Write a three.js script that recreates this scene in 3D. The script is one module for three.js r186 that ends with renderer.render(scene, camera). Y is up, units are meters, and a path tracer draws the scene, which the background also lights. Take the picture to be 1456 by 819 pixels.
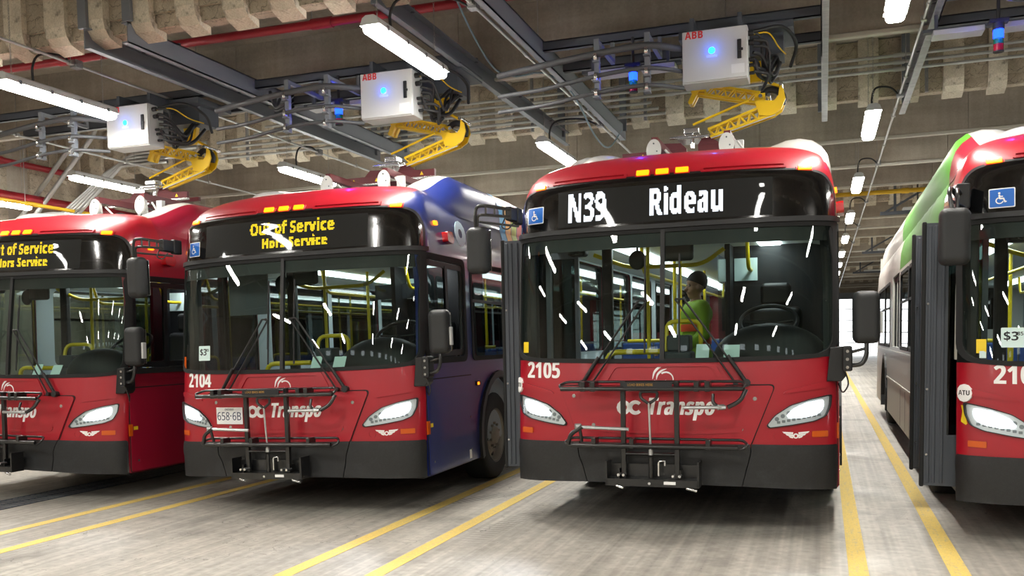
import * as THREE from 'three';
import { mergeGeometries, mergeVertices, toCreasedNormals } from 'three/addons/utils/BufferGeometryUtils.js';
import { RoundedBoxGeometry } from 'three/addons/geometries/RoundedBoxGeometry.js';
import { RectAreaLightUniformsLib } from 'three/addons/lights/RectAreaLightUniformsLib.js';
import { FontLoader } from 'three/addons/loaders/FontLoader.js';
import { MarchingCubes } from 'three/addons/objects/MarchingCubes.js';

// ---------------------------------------------------------------- camera, sky, exposure
const scene = new THREE.Scene();
const camera = new THREE.PerspectiveCamera(2 * Math.atan(409.5 / 1300) * 180 / Math.PI, 1456 / 819, 0.1, 300);
camera.position.set(1.2035, 1.5211, 7.2625);
camera.rotation.set(-0.0414, 0.3294, -0.0228, 'YXZ');
camera.setViewOffset(1456, 819, 0, -130.5, 1456, 819);
scene.background = new THREE.Color(0.93, 0.97, 1.0);   // overcast daylight outside the depot doors and windows
scene.backgroundIntensity = 3.2;
const renderer = new THREE.WebGLRenderer({ antialias: true });
renderer.toneMapping = THREE.LinearToneMapping;
renderer.toneMappingExposure = 1.38;
renderer.shadowMap.enabled = true;
RectAreaLightUniformsLib.init();
const LAMP = 85;          // radiance of the hanging tube lights
const LAMP_GLOW = 42;     // what the eye sees of their diffusers
const CABIN = 5;          // lights inside the buses

const fontBold = await new FontLoader().loadAsync('fonts/droid/droid_sans_bold.typeface.json');
const fontReg = await new FontLoader().loadAsync('fonts/droid/droid_sans_regular.typeface.json');

// ---------------------------------------------------------------- small helpers
let seed = 20240117;
const rnd = () => { seed = (seed * 1664525 + 1013904223) >>> 0; return seed / 4294967296; };
const rr = (a, b) => a + (b - a) * rnd();
const V = (x, y, z) => new THREE.Vector3(x, y, z);
const clamp = (x, a = 0, b = 1) => Math.min(b, Math.max(a, x));
const smooth = (a, b, x) => { const t = clamp((x - a) / (b - a)); return t * t * (3 - 2 * t); };
const lerp = (a, b, t) => a + (b - a) * t;
const taken = new Map();
function numbered(n) { const k = taken.get(n) ?? 0; taken.set(n, k + 1); return k ? `${n}_${String(k).padStart(3, '0')}` : n; }
function tag(o, label, category, group, kind) {
  o.userData.label = label; o.userData.category = category;
  if (group) o.userData.group = group;
  if (kind) o.userData.kind = kind;
  return o;
}
function thing(name, label, category, pos = [0, 0, 0], group) {
  const o = new THREE.Group(); o.name = numbered(name); o.position.set(...pos); scene.add(o);
  return tag(o, label, category, group);
}
function shade(m) { m.castShadow = true; m.receiveShadow = true; return m; }
function merged(geos) {
  if (!Array.isArray(geos)) return geos;
  if (geos.length === 1) return geos[0];
  const list = geos.map((g) => { let h = g.index ? g.toNonIndexed() : g; if (h === g) h = g.clone();
    for (const k of Object.keys(h.attributes)) if (!['position', 'normal', 'uv'].includes(k)) h.deleteAttribute(k);
    if (!h.attributes.uv) h.setAttribute('uv', new THREE.BufferAttribute(new Float32Array(h.attributes.position.count * 2), 2));
    if (!h.attributes.normal) h.computeVertexNormals();
    h.morphAttributes = {}; h.groups = []; return h; });
  return mergeGeometries(list, false);
}
const SPLIT = new Set(['tray_clip', 'rack_crossbar', 'bracket_latch', 'hanger_post', 'clamp', 'mirror_bolt', 'hook_bar', 'sun_visor', 'hatch_bolt', 'hatch_latch', 'rack_hook', 'label_plate', 'coupling', 'bracket_bolt', 'leaf_bolt', 'paper', 'contact_bar', 'leaf_rib', 'gland', 'cable', 'contact_strip', 'rail_support', 'hanger_rod', 'skirt_seam', 'rail_cable']);
function part(name, geos, mat, parent, label) {
  if (Array.isArray(geos) && geos.length > 1 && SPLIT.has(name)) return geos.map((g) => part(name, g, mat, parent, label))[0];
  const m = shade(new THREE.Mesh(merged(geos), mat)); m.name = name; parent.add(m);
  if (label) m.userData.label = label;
  return m;
}
function each(name, list, mat, parent, label) { return list.map((g) => part(name, g, mat, parent, label)); }
function single(name, geos, mat, label, category, group) {
  const m = shade(new THREE.Mesh(merged(geos), mat)); m.name = numbered(name); scene.add(m);
  return tag(m, label, category, group);
}
function struct(name, geos, mat, label) {
  const m = shade(new THREE.Mesh(merged(geos), mat)); m.name = name; scene.add(m);
  m.userData.kind = 'structure'; m.userData.label = label; m.userData.category = name.split('_')[0];
  return m;
}
// geometries
function bx(x0, x1, y0, y1, z0, z1) {
  const g = new THREE.BoxGeometry(x1 - x0, y1 - y0, z1 - z0); g.translate((x0 + x1) / 2, (y0 + y1) / 2, (z0 + z1) / 2); return g;
}
function rbx(x0, x1, y0, y1, z0, z1, r = 0.01, seg = 2) {
  const g = new RoundedBoxGeometry(x1 - x0, y1 - y0, z1 - z0, seg, r); g.translate((x0 + x1) / 2, (y0 + y1) / 2, (z0 + z1) / 2); return g;
}
const _q = new THREE.Quaternion(), _up = V(0, 1, 0);
function rod(a, b, r = 0.02, seg = 8, r2 = r) {
  const A = Array.isArray(a) ? V(...a) : a, B = Array.isArray(b) ? V(...b) : b, d = B.clone().sub(A), L = d.length();
  const g = new THREE.CylinderGeometry(r2, r, L, seg, 1); g.translate(0, L / 2, 0);
  g.applyQuaternion(_q.setFromUnitVectors(_up, d.normalize())); g.translate(A.x, A.y, A.z); return g;
}
function bar(a, b, w, h) {            // square bar between two points
  const g = rod(a, b, 1, 4); g.dispose();
  const A = V(...a), B = V(...b), d = B.clone().sub(A), L = d.length(), q = new THREE.BoxGeometry(w, h, L);
  const m = new THREE.Matrix4().lookAt(A, B, Math.abs(d.y) > 0.99 * L ? V(0, 0, 1) : _up); q.applyMatrix4(m); q.translate((A.x + B.x) / 2, (A.y + B.y) / 2, (A.z + B.z) / 2); return q;
}
function tube(pts, r = 0.02, { seg = 8, closed = false, tension = 0.5, n = 0 } = {}) {
  const c = new THREE.CatmullRomCurve3(pts.map((p) => V(...p)), closed, 'catmullrom', tension);
  return new THREE.TubeGeometry(c, n || pts.length * 5, r, seg, closed);
}
function pipe(pts, r, fillet = 0.06, seg = 8, closed = false) {   // bent tube: straight runs and rounded corners
  const path = new THREE.CurvePath(), P = pts.map((p) => V(...p)), N = P.length, cut = [];
  for (let i = 0; i < N; i++) {
    if (!closed && (i === 0 || i === N - 1)) { cut.push([P[i], P[i]]); continue; }
    const a = P[(i + N - 1) % N], b = P[i], c = P[(i + 1) % N], f = Math.min(fillet, a.distanceTo(b) * 0.45, c.distanceTo(b) * 0.45);
    cut.push([b.clone().add(a.clone().sub(b).setLength(f)), b.clone().add(c.clone().sub(b).setLength(f))]);
  }
  const list = [];
  for (let i = 0; i < N; i++) {
    const [p, q] = cut[i];
    if (p === q) list.push(p); else { const cv = new THREE.QuadraticBezierCurve3(p, P[i], q); for (let k = 0; k <= 4; k++) list.push(cv.getPoint(k / 4)); }
  }
  if (closed) list.push(list[0].clone());
  const geos = [], pos = [], nor = [], uv = [], idx = []; let fr = null;
  for (let i = 0; i < list.length; i++) {
    const t = V(0, 0, 0); if (i > 0) t.add(list[i].clone().sub(list[i - 1]).normalize()); if (i < list.length - 1) t.add(list[i + 1].clone().sub(list[i]).normalize()); t.normalize();
    if (!fr) { fr = Math.abs(t.y) < 0.9 ? V(0, 1, 0) : V(1, 0, 0); }
    fr = fr.clone().sub(t.clone().multiplyScalar(fr.dot(t))).normalize(); const bi = t.clone().cross(fr);
    for (let k = 0; k <= seg; k++) { const a = k / seg * Math.PI * 2, n = fr.clone().multiplyScalar(Math.cos(a)).add(bi.clone().multiplyScalar(Math.sin(a)));
      pos.push(list[i].x + n.x * r, list[i].y + n.y * r, list[i].z + n.z * r); nor.push(n.x, n.y, n.z); uv.push(k / seg, i); }
  }
  for (let i = 0; i < list.length - 1; i++) for (let k = 0; k < seg; k++) { const a = i * (seg + 1) + k, b = a + seg + 1; idx.push(a, a + 1, b, b, a + 1, b + 1); }
  const g = new THREE.BufferGeometry(); g.setAttribute('position', new THREE.Float32BufferAttribute(pos, 3)); g.setAttribute('normal', new THREE.Float32BufferAttribute(nor, 3)); g.setAttribute('uv', new THREE.Float32BufferAttribute(uv, 2)); g.setIndex(idx);
  return g;
}
function ext(pts, depth, { bevel = 0, axis = 'z', holes = [] } = {}) {      // polygon of [a,b] extruded; axis z: (x,y); axis x: (z,y) along x
  const s = new THREE.Shape(pts.map((p) => new THREE.Vector2(...p)));
  for (const h of holes) s.holes.push(new THREE.Path(h.map((p) => new THREE.Vector2(...p))));
  const g = new THREE.ExtrudeGeometry(s, { depth, bevelEnabled: bevel > 0, bevelSize: bevel, bevelThickness: bevel, bevelSegments: 2, curveSegments: 6 });
  if (axis === 'x') { g.rotateY(Math.PI / 2); g.scale(1, 1, -1); const ix = g.index; flip(g); }
  return g;
}
function flip(g) {
  const p = g.attributes.position, n = g.attributes.normal, u = g.attributes.uv;
  if (g.index) { const a = g.index.array; for (let i = 0; i < a.length; i += 3) { const t = a[i]; a[i] = a[i + 1]; a[i + 1] = t; } return g; }
  for (const at of [p, n, u]) if (at) for (let i = 0; i < at.count; i += 3) for (let c = 0; c < at.itemSize; c++) { const t = at.getComponent(i, c); at.setComponent(i, c, at.getComponent(i + 1, c)); at.setComponent(i + 1, c, t); }
  return g;
}
function moved(g, x = 0, y = 0, z = 0, ry = 0, rx = 0, rz = 0) { const h = g.clone(); if (rx) h.rotateX(rx); if (rz) h.rotateZ(rz); if (ry) h.rotateY(ry); h.translate(x, y, z); return h; }
function worldUV(g, k = 1) {          // uv in metres, picked by the way each face points
  let h = g.index ? g.toNonIndexed() : g; const p = h.attributes.position, n = h.attributes.normal, uv = new Float32Array(p.count * 2);
  for (let i = 0; i < p.count; i++) {
    const ax = Math.abs(n.getX(i)), ay = Math.abs(n.getY(i)), az = Math.abs(n.getZ(i));
    if (ay >= ax && ay >= az) { uv[2 * i] = p.getX(i) * k; uv[2 * i + 1] = p.getZ(i) * k; }
    else if (az >= ax) { uv[2 * i] = p.getX(i) * k; uv[2 * i + 1] = p.getY(i) * k; }
    else { uv[2 * i] = p.getZ(i) * k; uv[2 * i + 1] = p.getY(i) * k; }
  }
  h.setAttribute('uv', new THREE.BufferAttribute(uv, 2)); return h;
}
// ---------------------------------------------------------------- noise and textures
function noiseGrid(n, cells, sd) {     // tileable value noise, n x n, in 0..1
  let s = sd >>> 0; const r = () => { s = (s * 1664525 + 1013904223) >>> 0; return s / 4294967296; };
  const cx = Array.isArray(cells) ? cells[0] : cells, cy = Array.isArray(cells) ? cells[1] : cells;
  const g = new Float32Array(cx * cy); for (let i = 0; i < g.length; i++) g[i] = r();
  const o = new Float32Array(n * n);
  for (let y = 0; y < n; y++) { const fy = y / n * cy, iy = Math.floor(fy), ty = fy - iy, wy = ty * ty * (3 - 2 * ty), y0 = iy % cy, y1 = (iy + 1) % cy;
    for (let x = 0; x < n; x++) { const fx = x / n * cx, ix = Math.floor(fx), tx = fx - ix, wx = tx * tx * (3 - 2 * tx), x0 = ix % cx, x1 = (ix + 1) % cx;
      o[y * n + x] = lerp(lerp(g[y0 * cx + x0], g[y0 * cx + x1], wx), lerp(g[y1 * cx + x0], g[y1 * cx + x1], wx), wy); } }
  return o;
}
function fbm(n, c0, oct, sd, gain = 0.5) {
  const o = new Float32Array(n * n); let amp = 1, sum = 0, c = c0;
  for (let k = 0; k < oct; k++) { const g = noiseGrid(n, Array.isArray(c) ? c.map((q) => Math.min(q, n)) : Math.min(c, n), sd + k * 977); for (let i = 0; i < o.length; i++) o[i] += g[i] * amp; sum += amp; amp *= gain; c = Array.isArray(c) ? c.map((q) => q * 2) : c * 2; }
  for (let i = 0; i < o.length; i++) o[i] /= sum; return o;
}
function dataTex(n, fn, { srgb = true, metres = 1 } = {}) {
  const a = new Uint8Array(n * n * 4);
  for (let i = 0; i < n * n; i++) { const c = fn(i, i % n, Math.floor(i / n)); a[4 * i] = clamp(c[0], 0, 255); a[4 * i + 1] = clamp(c[1], 0, 255); a[4 * i + 2] = clamp(c[2], 0, 255); a[4 * i + 3] = 255; }
  const t = new THREE.DataTexture(a, n, n, THREE.RGBAFormat); t.wrapS = t.wrapT = THREE.RepeatWrapping; t.magFilter = THREE.LinearFilter; t.minFilter = THREE.LinearMipmapLinearFilter; t.generateMipmaps = true;
  if (srgb) t.colorSpace = THREE.SRGBColorSpace; t.repeat.set(1 / metres, 1 / metres); t.needsUpdate = true; return t;
}
const std = (o) => new THREE.MeshStandardMaterial(o), phy = (o) => new THREE.MeshPhysicalMaterial(o);
// ---------------------------------------------------------------- materials
const N1 = 1024;
const floorTex = (() => {
  const n = 2048, M = 12, a = fbm(n, 6, 5, 11), b = fbm(n, 256, 3, 23), c = fbm(n, [200, 3], 3, 31), d = fbm(n, 24, 4, 57), e = fbm(n, [512, 6], 2, 61), f = fbm(n, 30, 4, 83), s = fbm(n, 1024, 1, 97);
  const mark = new Float32Array(n * n), px = n / M;
  // tyre scuffs: arcs of tread blocks, rubber left on the concrete
  for (let k = 0; k < 40; k++) {
    let x = rr(0, n), y = rr(0, n), ang = Math.PI / 2 + rr(-0.5, 0.5); const cur = rr(-0.0025, 0.0025), w = rr(0.06, 0.14) * px, L = rr(1, 3.4) * px, st = rr(0.12, 0.4), per = rr(7, 13);
    for (let s = 0; s < L; s += 1) { x += Math.cos(ang); y += Math.sin(ang); ang += cur; const e = Math.sin(Math.PI * s / L), tread = (Math.sin(s / per * Math.PI * 2) > -0.2 ? 1 : 0.25);
      for (let q = -w; q <= w; q += 1) { const gx = Math.round(x - Math.sin(ang) * q), gy = Math.round(y + Math.cos(ang) * q), i = ((gy % n + n) % n) * n + ((gx % n + n) % n); mark[i] = Math.max(mark[i], st * e * tread * (Math.abs(q) > w * 0.82 ? 0.4 : 1)); } }
  }
  return dataTex(n, (i) => { const crack = Math.abs(f[i] - 0.5) < 0.0022 && a[i] > 0.5 ? 0.72 : 1, v = (1 + (a[i] - 0.5) * 0.24 + (b[i] - 0.5) * 0.2 + (c[i] - 0.5) * 0.2 + (e[i] - 0.5) * 0.16 + (s[i] > 0.985 ? -0.25 : 0)) * crack, st = Math.max(0, d[i] - 0.62) * 0.7, m = (1 - mark[i] * (0.45 + 0.5 * b[i])) * (1 - st);
    return [166 * v * m, 161 * v * m, 152 * v * m]; }, { metres: M });
})();
const floorRough = (() => { const n = 512, a = fbm(n, 8, 5, 71); return dataTex(n, (i) => { const v = 120 + a[i] * 110; return [v, v, v]; }, { srgb: false, metres: 6 }); })();
const concTex = (() => { const n = N1, a = fbm(n, 5, 5, 101), b = fbm(n, 200, 3, 113), c = fbm(n, [60, 4], 3, 127), d = fbm(n, [4, 50], 3, 131);
  return dataTex(n, (i) => { const v = 1 + (a[i] - 0.5) * 0.4 + (b[i] - 0.5) * 0.1 + (c[i] - 0.5) * 0.1 + (d[i] - 0.5) * 0.12; return [152 * v, 144 * v, 132 * v]; }, { metres: 4 }); })();
const ribTex = (() => { const n = 512, a = fbm(n, 6, 5, 201), b = fbm(n, 120, 3, 213), s = fbm(n, 20, 4, 222);
  return dataTex(n, (i) => { const v = 1 + (a[i] - 0.5) * 0.3 + (b[i] - 0.5) * 0.22 - Math.max(0, s[i] - 0.62) * 1.3; return [180 * v, 172 * v, 155 * v]; }, { metres: 1.3 }); })();
const panelTex = (() => { const n = 512, a = fbm(n, 6, 5, 301), b = fbm(n, 120, 3, 313), w = fbm(n, 14, 3, 322);
  return dataTex(n, (i, x, y) => { let v = 1 + (a[i] - 0.5) * 0.4 + (b[i] - 0.5) * 0.2;
    const X = x / n * 6, Y = y / n * 8 + (w[i] - 0.5) * 0.9, z = Math.abs(((X + (w[i] - 0.5)) % 1) - 0.5) * 2, row = Y - Math.floor(Y), e = Math.abs(row - z), h = Math.min(row, 1 - row);
    if (e < 0.05 && a[i] > 0.46) v *= 0.8; if (h < 0.04 && w[i] > 0.42) v *= 0.82; return [160 * v, 149 * v, 132 * v]; }, { metres: 1.1 }); })();
const paintTex = (() => { const n = 512, a = fbm(n, 70, 4, 401), b = fbm(n, 220, 2, 413), c = fbm(n, [90, 6], 3, 421);
  return dataTex(n, (i) => { const wear = smooth(0.5, 0.8, a[i] * 0.5 + c[i] * 0.3 + b[i] * 0.2), v = 0.92 + b[i] * 0.16; return [lerp(222, 182, wear) * v, lerp(193, 168, wear) * v, lerp(104, 138, wear) * v]; }, { metres: 1.2 }); })();
const bumpTex = (() => { const n = 256, a = fbm(n, 64, 2, 501); return dataTex(n, (i) => [a[i] * 255, a[i] * 255, a[i] * 255], { srgb: false, metres: 0.12 }); })();
const dustTex = (() => { const n = 512, a = fbm(n, 8, 5, 511), b = fbm(n, 90, 2, 521); return dataTex(n, (i) => { const v = 20 + Math.max(0, a[i] - 0.42) * 44 + b[i] * 10; return [v, v * 1.04, v * 1.1]; }, { metres: 1.1 }); })();
const galvTex = (() => { const n = 256, a = fbm(n, 12, 4, 601), b = fbm(n, [3, 40], 3, 611); return dataTex(n, (i) => { const v = 100 + a[i] * 34 + b[i] * 24; return [v, v * 1.01, v * 1.03]; }, { metres: 0.9 }); })();

const M = {
  floor: std({ map: floorTex, roughnessMap: floorRough, roughness: 0.8, metalness: 0 }),
  conc: std({ map: concTex, roughness: 0.93 }),
  rib: std({ map: ribTex, roughness: 0.95 }),
  ribPanel: std({ map: panelTex, roughness: 0.95, bumpMap: panelTex, bumpScale: 0.003 }),
  edge: std({ color: 0xb9b6ac, roughness: 0.8 }),
  line: std({ map: paintTex, roughness: 0.75 }),
  galv: std({ map: galvTex, roughness: 0.5, metalness: 0.35 }),
  steel: std({ color: 0x6d7279, roughness: 0.55, metalness: 0.25 }),
  steelDark: std({ color: 0x484d55, roughness: 0.6, metalness: 0.2 }),
  conduit: std({ color: 0xa9abaa, roughness: 0.38, metalness: 0.55 }),
  cable: std({ color: 0x17181a, roughness: 0.6 }),
  greyCable: std({ color: 0x404245, roughness: 0.6 }),
  blueCable: std({ color: 0x6d8590, roughness: 0.5 }),
  redPipe: std({ color: 0x86101f, roughness: 0.42 }),
  yellowPipe: std({ color: 0xc9a21c, roughness: 0.5 }),
  white: std({ color: 0xb4b4b1, roughness: 0.42 }),
  cabinet: std({ color: 0xaeb0af, roughness: 0.45 }),
  plasticGrey: std({ color: 0xbfc2c2, roughness: 0.5 }),
  chain: std({ color: 0x9a9a96, roughness: 0.4, metalness: 0.7 }),
  yellow: std({ color: 0xd9b100, roughness: 0.42 }),
  maroonBar: std({ color: 0x571a20, roughness: 0.5 }),
  chrome: std({ color: 0xd5d7d8, roughness: 0.18, metalness: 0.95 }),
  // buses
  red: phy({ color: 0xa00c20, roughness: 0.38, clearcoat: 0.5, clearcoatRoughness: 0.1 }),
  maroon: phy({ color: 0x96142f, roughness: 0.34, clearcoat: 1, clearcoatRoughness: 0.06 }),
  blue: phy({ color: 0x1d2b6c, roughness: 0.36, clearcoat: 0.8, clearcoatRoughness: 0.07 }),
  whitePaint: phy({ color: 0xaeada9, roughness: 0.4, clearcoat: 0.6, clearcoatRoughness: 0.12 }),
  silver: phy({ color: 0xbcbcb4, roughness: 0.5, clearcoat: 0.1, clearcoatRoughness: 0.2, specularIntensity: 0.4 }),
  green: phy({ color: 0x4d8f2a, roughness: 0.5, specularIntensity: 0.3 }),
  bumper: std({ map: dustTex, roughness: 0.55, bumpMap: bumpTex, bumpScale: 0.0006 }),
  black: std({ color: 0x101113, roughness: 0.5 }),
  blackGloss: phy({ color: 0x07080a, roughness: 0.12, clearcoat: 1, clearcoatRoughness: 0.02 }),
  rackBlack: phy({ color: 0x0d0e10, roughness: 0.35, clearcoat: 0.5, clearcoatRoughness: 0.2 }),
  rubber: std({ color: 0x1a1b1c, roughness: 0.85 }),
  mirrorShell: std({ color: 0x1c1e20, roughness: 0.48, bumpMap: bumpTex, bumpScale: 0.0005 }),
  mirrorGlass: std({ color: 0xd8dcdf, roughness: 0.02, metalness: 1 }),
  glass: phy({ color: 0xd6e6e0, roughness: 0, transmission: 1, thickness: 0, ior: 1.5 }),
  tint: phy({ color: 0x6c7a78, roughness: 0, transmission: 1, thickness: 0, ior: 1.5 }),
  clear: phy({ color: 0xf4f8f8, roughness: 0.02, transmission: 1, thickness: 0, ior: 1.45 }),
  amber: std({ color: 0xff8a10, emissive: 0xff7a08, emissiveIntensity: 2.2, roughness: 0.3 }),
  amberOff: phy({ color: 0xc9570c, roughness: 0.3, clearcoat: 0.5 }),
  redLens: phy({ color: 0xb00d14, roughness: 0.2, clearcoat: 1, clearcoatRoughness: 0.05 }),
  headGlow: std({ color: 0xffffff, emissive: 0xf2f8ff, emissiveIntensity: 7 }),
  headShell: std({ color: 0xdfe4e8, roughness: 0.35, metalness: 0.5 }),
  headDark: std({ color: 0x8d949a, roughness: 0.3, metalness: 0.7 }),
  rim: std({ color: 0x857d72, roughness: 0.5, metalness: 0.6 }),
  textWhite: std({ color: 0xeeeeee, roughness: 0.5 }),
  decalBlue: std({ color: 0x1266c4, roughness: 0.4 }),
  decalYellow: std({ color: 0xe8c81c, roughness: 0.5 }),
  decalPale: std({ color: 0xcfe6e4, roughness: 0.5 }),
  inkBlack: std({ color: 0x14171c, roughness: 0.6 }),
  inkBlue: std({ color: 0x1c2a52, roughness: 0.6 }),
  cabinWall: std({ color: 0x8f979b, roughness: 0.7 }),
  cabinCeil: std({ color: 0xd3d6d4, roughness: 0.6 }),
  cabinFloor: std({ color: 0x3a3d42, roughness: 0.85 }),
  cabinLight: std({ color: 0xffffff, emissive: 0xf4fbff, emissiveIntensity: 5 }),
  dash: std({ color: 0x15171a, roughness: 0.6 }),
  seatBlue: std({ color: 0x1f3f7a, roughness: 0.85 }),
  seatShell: std({ color: 0x3b4046, roughness: 0.6 }),
  railYellow: std({ color: 0xdcc21a, roughness: 0.35 }),
  stainless: std({ color: 0xc4c8ca, roughness: 0.3, metalness: 0.8 }),
};
// ---------------------------------------------------------------- the hall
const X0 = -12.6, X1 = 13, Z0 = -62, Z1 = 19, SLAB = 5.55;
const floor = struct('floor', worldUV(bx(X0 - 0.3, X1 + 0.3, -0.3, 0, Z0 - 12, Z1 + 0.3)), M.floor, 'grey concrete garage floor with tyre scuffs');
// painted lane lines, in pairs between the bays
for (const [off, pairName] of [[0, 'a'], [-3.6249, 'b'], [-6.8053, 'c'], [3.45, 'd']]) for (const x of [1.4016, 2.0028]) {
  const X = x + off; part('lane_line', worldUV(bx(X - 0.06, X + 0.06, 0.0, 0.0025, -46, 9)), M.line, floor, 'worn yellow painted lane line');
}
// trench drain under the bus at the far side
{ const g = [], tx = -6.62; g.push(bx(tx - 0.24, tx - 0.21, 0.0, 0.006, -30, 8), bx(tx + 0.21, tx + 0.24, 0.0, 0.006, -30, 8), bx(tx - 0.015, tx + 0.015, 0, 0.005, -30, 8));
  for (let z = 6; z > -8; z -= 0.075) g.push(bx(tx - 0.21, tx + 0.21, 0, 0.005, z, z + 0.04));
  const m = part('drain_grate', g, M.steelDark, floor, 'dark steel trench drain grate'); m.userData.kind = 'stuff'; }
for (const [x, z, a] of [[-4.0, 2.6, 0.4], [-4.55, 3.35, 1.2], [0.2, 2.3, 0.8], [-1.2, 3.4, 2]]) {   // small crumbs of litter
  const g = new THREE.IcosahedronGeometry(0.018, 0); g.scale(1.4, 0.4, 0.8); g.rotateY(a); g.translate(x, 0.006, z);
  single('leaf_scrap', g, std({ color: 0x3a2c20, roughness: 0.9 }), 'small dark brown scrap of dry leaf on the concrete floor', 'leaf', 'scraps on the floor');
}
struct('wall_left', worldUV(bx(X0 - 0.3, X0, 0, SLAB, Z0, Z1)), M.conc, 'bare concrete side wall behind the red bus');
{ // pilasters and panel joints of the side wall
  const w = scene.getObjectByName('wall_left');
  for (let z = 2; z > -30; z -= 3.2) part('pilaster', worldUV(bx(X0, X0 + 0.18, 0, SLAB, z, z + 0.45)), M.conc, w);
  for (let z = 1; z > -30; z -= 1.6) part('wall_panel', worldUV(bx(X0, X0 + 0.05, 3.2, 5.4, z, z + 1.1)), M.ribPanel, w);
}
struct('wall_right', worldUV(bx(X1, X1 + 0.3, 0, SLAB, Z0, Z1)), M.conc, 'concrete side wall outside the view');
// far end: two roll-up door openings
{ const w = struct('wall_back', [worldUV(bx(X0, -4, 0, SLAB, Z0 - 0.3, Z0)), worldUV(bx(9, X1, 0, SLAB, Z0 - 0.3, Z0)), worldUV(bx(-4, 9, 4.1, SLAB, Z0 - 0.3, Z0))], M.conc, 'far end wall with an open roll-up door');
  part('door_frame', [bx(-4.05, -3.9, 0, 4.1, Z0 - 0.35, Z0 + 0.06), bx(8.9, 9.05, 0, 4.1, Z0 - 0.35, Z0 + 0.06), bx(-4.05, 9.05, 4.0, 4.45, Z0 - 0.1, Z0 + 0.3)], M.steel, w);
  for (let x = -3.5; x < 9; x += 4.2) part('mullion', bx(x - 0.05, x + 0.05, 0, 4.1, Z0 - 0.2, Z0 - 0.1), M.steel, w);
  for (let y = 0.9; y < 4; y += 0.8) part('door_rail', bx(-3.9, 8.9, y - 0.03, y + 0.03, Z0 - 0.18, Z0 - 0.12), M.white, w); }
// wall behind the camera with a strip of high windows
{ const gs = [worldUV(bx(X0, X1, 0, 4.42, Z1, Z1 + 0.3)), worldUV(bx(X0, X1, 4.62, SLAB, Z1, Z1 + 0.3))]; const nW = 14, pw = (X1 - X0) / nW;
  for (let i = 0; i <= nW; i++) gs.push(worldUV(bx(X0 + i * pw - 0.6, X0 + i * pw + 0.6, 4.42, 4.62, Z1, Z1 + 0.3)));
  const w = struct('wall_front', gs, M.conc, 'concrete wall behind the viewer with a row of small high windows');
  for (let i = 0; i < nW; i++) part('window_pane', bx(X0 + i * pw + 0.6, X0 + (i + 1) * pw - 0.6, 4.42, 4.62, Z1 + 0.14, Z1 + 0.15), M.clear, w); }
// ceiling slab with its downstand beams
const ceiling = struct('ceiling', worldUV(bx(X0 - 0.3, X1 + 0.3, SLAB, SLAB + 0.3, Z0 - 0.3, Z1 + 0.3)), M.conc, 'concrete soffit with deep downstand beams');
const STEMS = [-3.3, -8.97, -11.5, -14.08, -19.9, -22.5, -25.1, -30.5, -33.2, -36, -38.8, -44, -47, -50, -56, -59, 2.4, 7.6, 10.2, 15.4];
for (const z of STEMS) {
  const near = z > -18 && z < 0;
  if (near) { for (let x = X0; x < X1 - 0.1; x += 3.2) part('beam', worldUV(bx(x + 0.004, Math.min(X1, x + 3.2) - 0.004, 4.72, SLAB, z - 0.2, z)), M.conc, ceiling); }
  else part('beam', worldUV(bx(X0, X1, 4.72, SLAB, z - 0.2, z)), M.conc, ceiling);
  part('beam_edge', worldUV(rbx(X0, X1, 4.68, 4.735, z - 0.06, z + 0.025, 0.015, 1)), M.edge, ceiling, 'pale edge strip along the foot of a beam');
}
const RIBBED = [[-0.22, 4.6], [-6.42, 4.7], [-17.2, 4.72], [-28, 4.72], [-41.5, 4.72], [-53, 4.72], [5, 4.7], [13, 4.7]];
const ribGeo = {};
function ribShape(seg) {
  const o = []; o.push([0.065, 1.0], [0.065, 0.2]);
  for (let k = 1; k <= seg; k++) { const a = k / seg * Math.PI / 2; o.push([0.065 - 0.17 * (1 - Math.cos(a)), 0.2 - 0.19 * Math.sin(a)]); }
  o.push([-0.19, -0.012], [-0.19, 0.06], [-0.03, 0.12], [-0.03, 1.0]); return o;
}
RIBBED.forEach(([z, yb], gi) => {
  const near = gi < 2;
  const g = struct(`trim_${gi + 1}`, [worldUV(bx(X0, X1, yb + 0.07, SLAB, z - 0.2, z - 0.035))], M.ribPanel, 'concrete girder with vertical ribs wrapping under it');
  if (near) for (let x = X0 + 0.1; x < 6.2; x += 0.53) part('recess_panel', worldUV(moved(bx(-0.15, 0.15, 0.2, 0.84, -0.02, 0.012), x + 0.265, yb, z)), M.ribPanel, g);
  for (let x = X0 + 0.1, k = 0; x < 7; x += 0.53, k++) {
    const w = 0.22 + 0.05 * ((k * 7) % 5) / 5, h = worldUV(ext(ribShape(near ? 3 : 2), w, { axis: 'x' }));
    h.translate(x - w / 2, yb, z + (near ? 0.012 * ((k * 3) % 4) : 0)); part('rib', h, M.rib, g);
  }
});
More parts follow.
